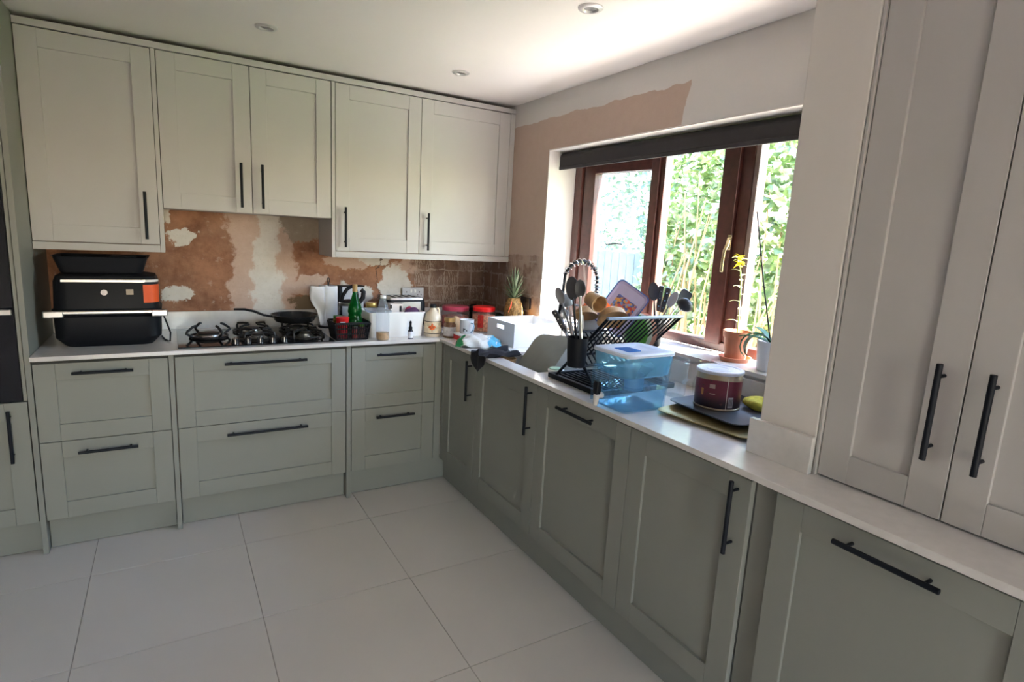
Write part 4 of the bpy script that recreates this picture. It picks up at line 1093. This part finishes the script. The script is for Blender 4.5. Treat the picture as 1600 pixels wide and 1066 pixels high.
bm = B(); box(bm, -.046, -.080, -.0068, .052, .048, -.0060); mk('picture', bm, print_material('picture_print', [(.06, .12, .42), (.55, .07, .05), (.62, .30, .08), (.10, .08, .20), (.50, .16, .14), (.16, .30, .62)], 105), o, smooth=False)

c_ = U(922, 516, 'y', -1.69)-Vector((0, 0, .040))
o = thing('chopping_board', 'grey rounded chopping board leaning in the rack behind the cutlery pot', 'board'); oriented(o, c_, Vector((-.10, -.99, .08)), Vector((.03, 0, 1)))
bm = B(); loft(bm, [(-.004, .066, .136, .02), (.004, .066, .136, .02)]); mk('board', bm, M('grey_board', (.33, .335, .325), .5), o, .001)
bm = B(); loft(bm, [(.0036, .0665, .1365, .02), (.0046, .0665, .1365, .02), (.0046, .063, .133, .02), (.0036, .063, .133, .02)], cap0=False, cap1=False); mk('edge', bm, M('pale_edge', (.62, .63, .62), .5), o)
def cup_like(name, label, cat, c, axis, prof, mat, seg=32):
    o = thing(name, label, cat); z = Vector(axis).normalized(); x = z.cross(Vector((.1, .3, 1))).normalized(); y = z.cross(x)
    o.matrix_world = Matrix(((x.x, y.x, z.x, c[0]), (x.y, y.y, z.y, c[1]), (x.z, y.z, z.z, c[2]), (0, 0, 0, 1)))
    bm = B(); lathe(bm, prof, seg=seg); mk('shell', bm, mat, o); return o
c_ = U(922, 466, 'y', -1.86)
cup_like('bamboo_cup', 'bamboo cup tipped on its side on top of the dish rack', 'cup', c_, tocam(c_)*.75+RT*.45-UP*.30, [(0, 0), (.026, 0), (.030, .004), (.034, .072), (.0345, .074), (.031, .073), (.027, .008), (0, .006)], BAMBOO)
c_ = U(953, 492, 'y', -1.905)
cup_like('bamboo_bowl', 'bamboo bowl upturned on the dish rack in front of the lunch tray', 'bowl', c_+Vector((0, 0, .02)), tocam(c_)*.45+RT*.18-UP*.8, [(0, 0), (.028, 0), (.052, .018), (.062, .045), (.064, .048), (.060, .046), (.048, .020), (.026, .006), (0, .005)], BAMBOO)
c_ = U(915, 481, 'y', -1.80)
cup_like('bamboo_bowl', 'bamboo bowl behind the serving spoons at the rack end', 'bowl', c_, tocam(c_)*.3-UP*.9, [(0, 0), (.024, 0), (.042, .014), (.05, .036), (.052, .038), (.049, .036), (.039, .016), (.022, .006), (0, .005)], BAMBOO)
c_ = U(931, 474, 'y', -1.70)
cup_like('orange_bowl', 'bright orange plastic bowl behind the bamboo cup', 'bowl', c_+Vector((0, 0, .02)), -UP, [(0, 0), (.03, 0), (.062, .03), (.07, .056), (.072, .058), (.068, .056), (.058, .03), (.028, .006), (0, .005)], M('bright_orange', (.90, .13, .008), .4))
# plates standing in the lower slots behind the filter
for k, (mt, lb) in enumerate(((M('green_plate', (.10, .36, .06), .4), 'green plate edge-on low in the dish rack'), (M('white_plate', (.74, .74, .74), .3), 'white plate edge-on low in the dish rack'), (M('salmon_plate', (.62, .30, .22), .4), 'salmon plate edge-on low in the dish rack'))):
    o = thing('side_plate', lb, 'plate', (-.505+((10, 11, 12)[k]+.5)*.35/13, -1.822, HC+.221), (0, PI/2, 0), group='plates standing in the dish rack')
    bm = B(); lathe(bm, [(0, 0), (.045, 0), (.078, .008), (.080, .010), (.045, .004), (0, .004)], seg=36); mk('plate', bm, mt, o)

# --- water filter tank
fx, fy = -.487, -2.116
r = T('water_filter', 'clear blue water filter tank with white lid and black tap', 'water filter', fx, fy)
FT = MG('filter_clear_blue', (.80, .93, 1.0), .05, .08, (.70, .88, .98), scale=8)
FTB = MG('filter_reservoir_blue', (.62, .86, .95), .08, .32, (.42, .76, .90), scale=8)
WATER = MG('filter_water', (.74, .90, .98), .02, .12, (.45, .74, .92))
bm = B(); loft(bm, [(0, .100, .086, .025), (.004, .104, .090, .025), (.204, .118, .102, .03)], cap1=False); mk('tank', bm, FT, r)
bm = B(); loft(bm, [(.125, .098, .084, .03), (.132, .108, .094, .03), (.206, .1165, .1005, .03)], cap1=False); mk('reservoir', bm, FTB, r)
bm = B(); loft(bm, [(.006, .098, .084, .022), (.078, .105, .091, .024)]); mk('water', bm, WATER, r)
bm = B(); lathe(bm, [(.032, .066), (.035, .07), (.036, .128)], (-.005, -.02, 0)); lathe(bm, [(0, .066), (.032, .066)], (-.005, -.02, 0)); mk('filter_cartridge', bm, MG('cartridge_blue', (.55, .78, .92), .1, .4, (.45, .70, .88)), r)
LID = M('white_blue_lid', (.60, .66, .78), .3)
bm = B(); loft(bm, [(.204, .120, .104, .03), (.212, .121, .105, .03), (.217, .117, .101, .03), (.217, .075, .058, .02), (.2135, .070, .053, .02)]); lo = mk('lid', bm, LID, r)
bm = B(); loft(bm, [(.214, .036, .040, .012), (.216, .036, .040, .012)], c=(-.032, 0, 0)); mk('flap', bm, M('blue_flap', (.03, .16, .48), .25), lo)
ty_ = U(936, 620, 'x', fx-.118).y-fy
bm = B(); box(bm, -.118, ty_-.05, .012, -.1075, ty_-.046, .150); box(bm, -.118, ty_+.046, .012, -.1075, ty_+.05, .150); box(bm, -.118, ty_-.05, .148, -.108, ty_+.05, .152); mk('tap_recess', bm, FT, r, smooth=False)
bm = B(); tube(bm, [(-.104, ty_, .040), (-.128, ty_, .040)], .012, 14); tube(bm, [(-.130, ty_, .046), (-.133, ty_, .004)], [.012, .009], 14); mk('tap_body', bm, M('ivory_plastic', (.66, .63, .60), .35), r)
bm = B(); loft(bm, [(.046, .010, .011, .005), (.055, .011, .013, .005), (.085, .010, .014, .006), (.094, .008, .011, .006)], c=(-.131, ty_, 0)); mk('tap_lever', bm, BPLASTIC, r)

# --- glasses behind the filter
def tumbler(label, x, y, upside=True, R=.038, h=.145):
    r = T('drinking_glass', label, 'glass', x, y, group='glasses by the window sill')
    bm = B(); lathe(bm, [(R*1.15, .001), (R*1.22, .05), (R*.9, .085), (.006, .098), (.0045, .104), (.0045, h-.004), (.03, h), (0, h)], seg=28); mk('bowl_and_stem', bm, GLASS, r)
tumbler('upturned stemmed glass between the clear jug and the coffee tin', -.092, -2.125)
r = T('clear_jug', 'clear glass jug behind the water filter', 'jug', -.212, -2.075)
bm = B(); lathe(bm, [(0, .002), (.042, .002), (.046, .01), (.052, .15), (.053, .155)], seg=30); mk('jug_body', bm, MG('jug_glass', (.9, .95, .96), .03, .10, (.8, .88, .9)), r)
bm = B(); tube(bm, [(.05, .0, .13), (.085, 0, .125), (.088, 0, .07), (.048, 0, .045)], .005, 8); mk('handle', bm, GLASS, r)

# --- trays and coffee tin
def tray(label, name, c, rz, hx, hy, z0, h, mat):
    r = thing(name, label, 'tray', (c[0], c[1], z0), (0, 0, rz))
    bm = B(); loft(bm, [(0, hx-.02, hy-.02, .035), (.003, hx-.018, hy-.018, .035), (h, hx, hy, .04), (h+.001, hx+.004, hy+.004, .042), (h+.003, hx+.003, hy+.003, .042), (h+.002, hx-.002, hy-.002, .04), (.006, hx-.02, hy-.02, .034)]); mk('tray', bm, mat, r); return r
tray('gold-rimmed tray lying under the grey tray', 'serving_tray', (-.246, -2.384), math.radians(7), .200, .182, Z+.0005, .012, M('antique_gold', (.46, .37, .17), .35, .6))
tray('dark grey tray beneath the coffee tin', 'baking_tray', (-.205, -2.358), math.radians(-3), .168, .165, Z+.0165, .012, M('slate_grey_metal', (.10, .105, .125), .35, .4))
r = T('coffee_tin', 'large maroon and gold coffee tin with white lid on the grey tray', 'tin', -.226, -2.300, Z+.0230)
bm = B(); lathe(bm, [(0, 0), (.080, 0), (.0825, .002), (.0825, .006), (.0805, .008), (.0805, .128), (.079, .132)], seg=48); mk('can', bm, M('tin_gold', (.45, .37, .25), .3, .7), r)
AT = math.atan2(CAM.y+2.292, CAM.x+.226)
g = G('maroon_print'); c_ = g.mix(g.step(g.z, .02, .075), (.018, .010, .016), (.16, .018, .035)); c_ = g.mix(g.step(g.noise(55, 2), .62, .7), c_, (.09, .03, .03))
g.put(g.p.inputs['Base Color'], c_); g.p.inputs['Roughness'].default_value = .35
bm = B(); rows = []
for z in (.008, .05, .098, 1): 
    rows.append([Vector((.0812*math.cos(AT-PI+.02+k*(2*PI-.06)/64), .0812*math.sin(AT-PI+.02+k*(2*PI-.06)/64), z if z < 1 else .104+.007*math.cos((k-32)*.11))) for k in range(65)])
loops(bm, rows, closed=False); mk('label', bm, g.m, r)
def cyl_patch(name, R, a, u0, u1, z0, z1, mat):
    bm = B(); loops(bm, [[Vector((R*math.cos(a+(u0+(u1-u0)*k/6)/R), R*math.sin(a+(u0+(u1-u0)*k/6)/R), z)) for k in range(7)] for z in (z0, z1)], closed=False); return mk(name, bm, mat, r)
cyl_patch('label_seam', .0816, AT, .032, .0345, .002, .130, M('tin_seam', (.62, .56, .46), .4))
cyl_patch('label_panel', .0816, AT, -.030, -.010, .080, .095, M('panel_beige', (.42, .30, .24), .5))
cyl_patch('label_lettering', .0816, AT, -.028, -.008, .058, .0615, MATS['panel_beige'])
cyl_patch('label_box', .0816, AT, .040, .060, .014, .052, M('barcode_white', (.42, .42, .45), .5))
for k in range(5): cyl_patch('barcode_bar', .0819, AT, .0425+k*.0033, .0440+k*.0033, .020, .046, BPLASTIC)
cyl_patch('label_flame', .0816, AT, -.062, -.052, .050, .075, M('amber_print', (.50, .22, .05), .5))
bm = B(); lathe(bm, [(.0835, .130), (.0845, .132), (.0845, .139), (.082, .1415), (.070, .1415), (.068, .1395), (.050, .1395), (.048, .141), (.03, .141), (.028, .1395), (0, .1395)], seg=48); mk('lid', bm, M('white_lid', (.68, .70, .78), .3), r)
pouch('yellow_cloth', 'crumpled yellow cleaning cloth behind the coffee tin', 'cloth', M('yellow_cloth', (.62, .56, .08), .95, var=.2, scale=60, bump=.5), -.122, -2.395, Z+.0245, .056, .045, .021, (0, .12, .5), .009)

# ================================================================ PLANTS ON THE SILL
ZSL = 1.0402
pp = (.105, -2.105)
r = thing('potted_flower', 'terracotta pot on a saucer with a tall yellow flower on the sill', 'potted plant', (*pp, ZSL))
bm = B(); lathe(bm, [(0, 0), (.058, 0), (.066, .016), (.068, .018), (.064, .018), (.056, .004), (0, .004)], seg=36); mk('saucer', bm, TERRA, r)
bm = B(); lathe(bm, [(0, .005), (.042, .005), (.053, .100), (.057, .101), (.060, .128), (.055, .128), (.050, .105), (0, .104)], seg=36); mk('pot', bm, TERRA, r)
bm = B(); lathe(bm, [(.051, .112), (0, .116)], seg=30); mk('soil', bm, M('compost', (.035, .022, .015), 1, bump=.8), r)
fl = U(1156, 403, 'x', .09)-Vector((*pp, ZSL))
bm = B(); stem = [(0, 0, .11), (fl.x*.2, fl.y*.15, .22), (fl.x*.5, fl.y*.4, .34), (fl.x*.9, fl.y*.95, fl.z-.02), tuple(fl)]
tube(bm, stem, [.004, .0035, .003, .0025, .002], 8); mk('stem', bm, leaf_material('pale_stem', (.40, .50, .20), (.55, .60, .28), .3), r)
PALEL = leaf_material('pale_leaf', (.42, .50, .22), (.68, .70, .42), .5)
for k in range(14):
    t = .12+.82*k/13; f_ = t*4; i = min(int(f_), 3); b_ = Vector(stem[i]).lerp(Vector(stem[i+1]), f_-i)
    bm = B(); blade(bm, b_, k*2.4+1.9, .060-.02*t, .009, .5, -1.1); mk('leaf', bm, PALEL, r)
YEL = leaf_material('yellow_petal', (.80, .62, .01), (.92, .80, .03), .5)
for k in range(16):
    bm = B(); blade(bm, fl+Vector((random.uniform(-.006, .006), random.uniform(-.006, .006), random.uniform(-.035, .008))), k*2.4, .026, .009, random.uniform(-.2, .9), -.8, 4); mk('petal', bm, YEL, r)
po = (.075, -2.292)
r = thing('potted_orchid', 'white pot with strappy orchid leaves and a black stake by the pier', 'potted plant', (*po, ZSL))
bm = B(); lathe(bm, [(0, 0), (.045, 0), (.048, .004), (.058, .118), (.0595, .120), (.055, .120), (.053, .10), (0, .098)], seg=36); mk('pot', bm, WPLASTIC, r)
bm = B(); lathe(bm, [(.054, .104), (0, .108)], seg=30); mk('bark', bm, MATS['compost'], r)
ORL = leaf_material('orchid_leaf', (.025, .10, .035), (.06, .20, .07), .25)
for az, L, ln, cu, w_ in ((PI*.62, .125, .42, -.7, .019), (PI*.70, .20, 1.0, -3.6, .015), (PI*.84, .18, 1.0, -3.5, .014), (PI*.50, .10, 1.0, -.9, .016), (PI*1.3, .12, .9, -1.6, .016), (PI*1.75, .11, .9, -1.4, .016)):
    bm = B(); d_ = 9; p = Vector((.008*math.cos(az), .008*math.sin(az), .108)); el = ln; rows = []
    dv = Vector((math.cos(az), math.sin(az), 0)); sv = Vector((-math.sin(az), math.cos(az), 0))
    for i in range(d_+1):
        t = i/d_; ww = w_*math.sin(PI*(.12+.80*t))**.6*(1 if t < .95 else .5)
        up = dv*(-math.sin(el))+Vector((0, 0, math.cos(el))); rows.append([p-sv*ww+up*ww*.3, p, p+sv*ww+up*ww*.3])
        p = p+(dv*math.cos(el)+Vector((0, 0, math.sin(el))))*L/d_; el += cu/d_
    loops(bm, rows, closed=False); o = mk('leaf', bm, ORL, r); o.modifiers.new('s', 'SOLIDIFY').thickness = .0015
tp = U(1183, 331, 'x', .10)-Vector((*po, ZSL))
bm = B(); s0 = Vector((0, .0, .08)); tube(bm, [s0, s0.lerp(tp, .5)+Vector((0, .004, 0)), tp], .0028, 8)
for t in (.45, .68, .86): q = s0.lerp(tp, t); tube(bm, [q+Vector((0, .010, .003)), q+Vector((0, -.002, 0))], .0025, 6)
mk('stake', bm, BPLASTIC, r, label='thin black support stake')

# ================================================================ OUTSIDE
bm = B(); box(bm, .31, -12, -.5, 14, 9, -.15)
struct('ground', bm, M('garden_grass', (.14, .22, .06), 1, var=.4, scale=4), 'garden lawn outside the window')
bm = B(); box(bm, .305, -6, -.149, 2.25, 5, -.11)  # unseen strip added to throw sunlight up onto the ceiling
struct('bounce_strip', bm, M('pale_bounce_ground', (.62, .57, .52), .9, var=.12, scale=3), 'unseen pale bounce strip added outside the window', .004)
hd = thing('hedge', 'dense sunlit leafy hedge with straw-coloured stems outside the window', 'hedge', (2.75, -.4, -.15))
HL = leaf_material('hedge_leaf', (.065, .135, .035), (.21, .29, .09), .5)
HL2 = leaf_material('hedge_leaf_pale', (.26, .32, .16), (.52, .55, .36), .45)
def leaf_cloud(n, fn, size, seed):
    rnd = random.Random(seed); vs = []; fs = []
    for _ in range(n):
        c = fn(rnd); L = size*rnd.uniform(.7, 1.4); w_ = L*.38
        a, b = rnd.uniform(0, 2*PI), rnd.uniform(-1.1, .5)
        d = Vector((math.cos(a)*math.cos(b), math.sin(a)*math.cos(b), math.sin(b))); s = d.cross(Vector((rnd.uniform(-1, 1), rnd.uniform(-1, 1), rnd.uniform(.2, 1)))).normalized(); nrm = d.cross(s)
        i = len(vs); vs += [c, c+d*L*.5-s*w_+nrm*w_*.3, c+d*L, c+d*L*.5+s*w_+nrm*w_*.3, c+d*L*.52]
        fs += [(i, i+1, i+4), (i+1, i+2, i+4), (i, i+4, i+3), (i+4, i+2, i+3)]
    return vs, fs
def cloud(name, n, fn, size, mat, seed, par):
    vs, fs = leaf_cloud(n, fn, size, seed); me = bpy.data.meshes.new(name); o_ = par.location
    me.from_pydata([v-o_ for v in vs], [], fs); me.materials.append(mat); o = bpy.data.objects.new(name, me); col.objects.link(o); o.parent = par; o['kind'] = 'stuff'; return o
def hedge_pt(rnd):
    y = rnd.uniform(-3.0, 1.02); z = rnd.uniform(-.1, 2.62); x = 2.55+.10*math.sin(y*4)+.12*math.sin(z*3+y*2)+abs(rnd.gauss(0, .22))
    return Vector((x, y, z))
cloud('foliage', 8000, hedge_pt, .098, HL, 1, hd); cloud('pale_foliage', 4500, hedge_pt, .095, HL2, 2, hd)
STRAW = M('straw_stem', (.24, .165, .075), .8, var=.3)
for k in range(110):
    y = random.uniform(-2.8, .95); z0 = random.uniform(-.12, .6); bm = B(); L = random.uniform(.8, 1.8); lean = random.uniform(-.35, .35)
    x = random.uniform(2.34, 2.62)
    tube(bm, [Vector((x, y, z0))-hd.location, Vector((x-.03, y+lean*.4, z0+L*.5))-hd.location, Vector((x+.05, y+lean, z0+L))-hd.location], [.013, .010, .005], 6); mk('stem', bm, STRAW, hd)
# fence and small tree seen through the left casement
fn_ = thing('garden_fence', 'weathered grey board fence seen through the left casement', 'fence', (3.45, 2.6, -.15))
FG = M('weathered_board', (.10, .115, .12), .9, var=.2, scale=8)
for k in range(22):
    bm = B(); y = 1.10+k*.155; box(bm, 3.45, y, -.149, 3.475, y+.145, 1.40+random.uniform(-.01, .01)); mk('board', bm, FG, fn_, .003, w=True, smooth=False)
for z in (.2, 1.05):
    bm = B(); box(bm, 3.476, 1.08, z, 3.52, 4.52, z+.08); mk('rail', bm, FG, fn_, .003, w=True, smooth=False)
tr = thing('garden_tree', 'thin-branched garden tree beyond the fence outside the left casement', 'tree', (4.75, 3.0, -.15))
BARK = M('pale_bark', (.30, .25, .20), .9, var=.3)
bm = B(); tube(bm, [(0, 0, .01), (.03, .05, .9), (0, .02, 1.7), (.05, -.1, 2.5), (0, -.2, 3.2)], [.06, .05, .04, .025, .01], 10)
for k in range(11):
    z = 1.0+k*.19; a = k*2.4; L = random.uniform(.5, .9); tube(bm, [(0, 0, z), (L*.5*math.cos(a), L*.5*math.sin(a), z+.3), (L*math.cos(a), L*math.sin(a), z+.75)], [.022, .014, .004], 7)
mk('trunk', bm, BARK, tr)
def tree_pt(rnd):
    a = rnd.uniform(0, 2*PI); R = 1.1*rnd.random()**.5; z = rnd.uniform(1.0, 3.6); return Vector((4.75+R*math.cos(a), 2.9+R*1.1*math.sin(a), z))
cloud('foliage', 3000, tree_pt, .095, leaf_material('tree_leaf', (.04, .075, .045), (.13, .18, .11), .3), 5, tr)
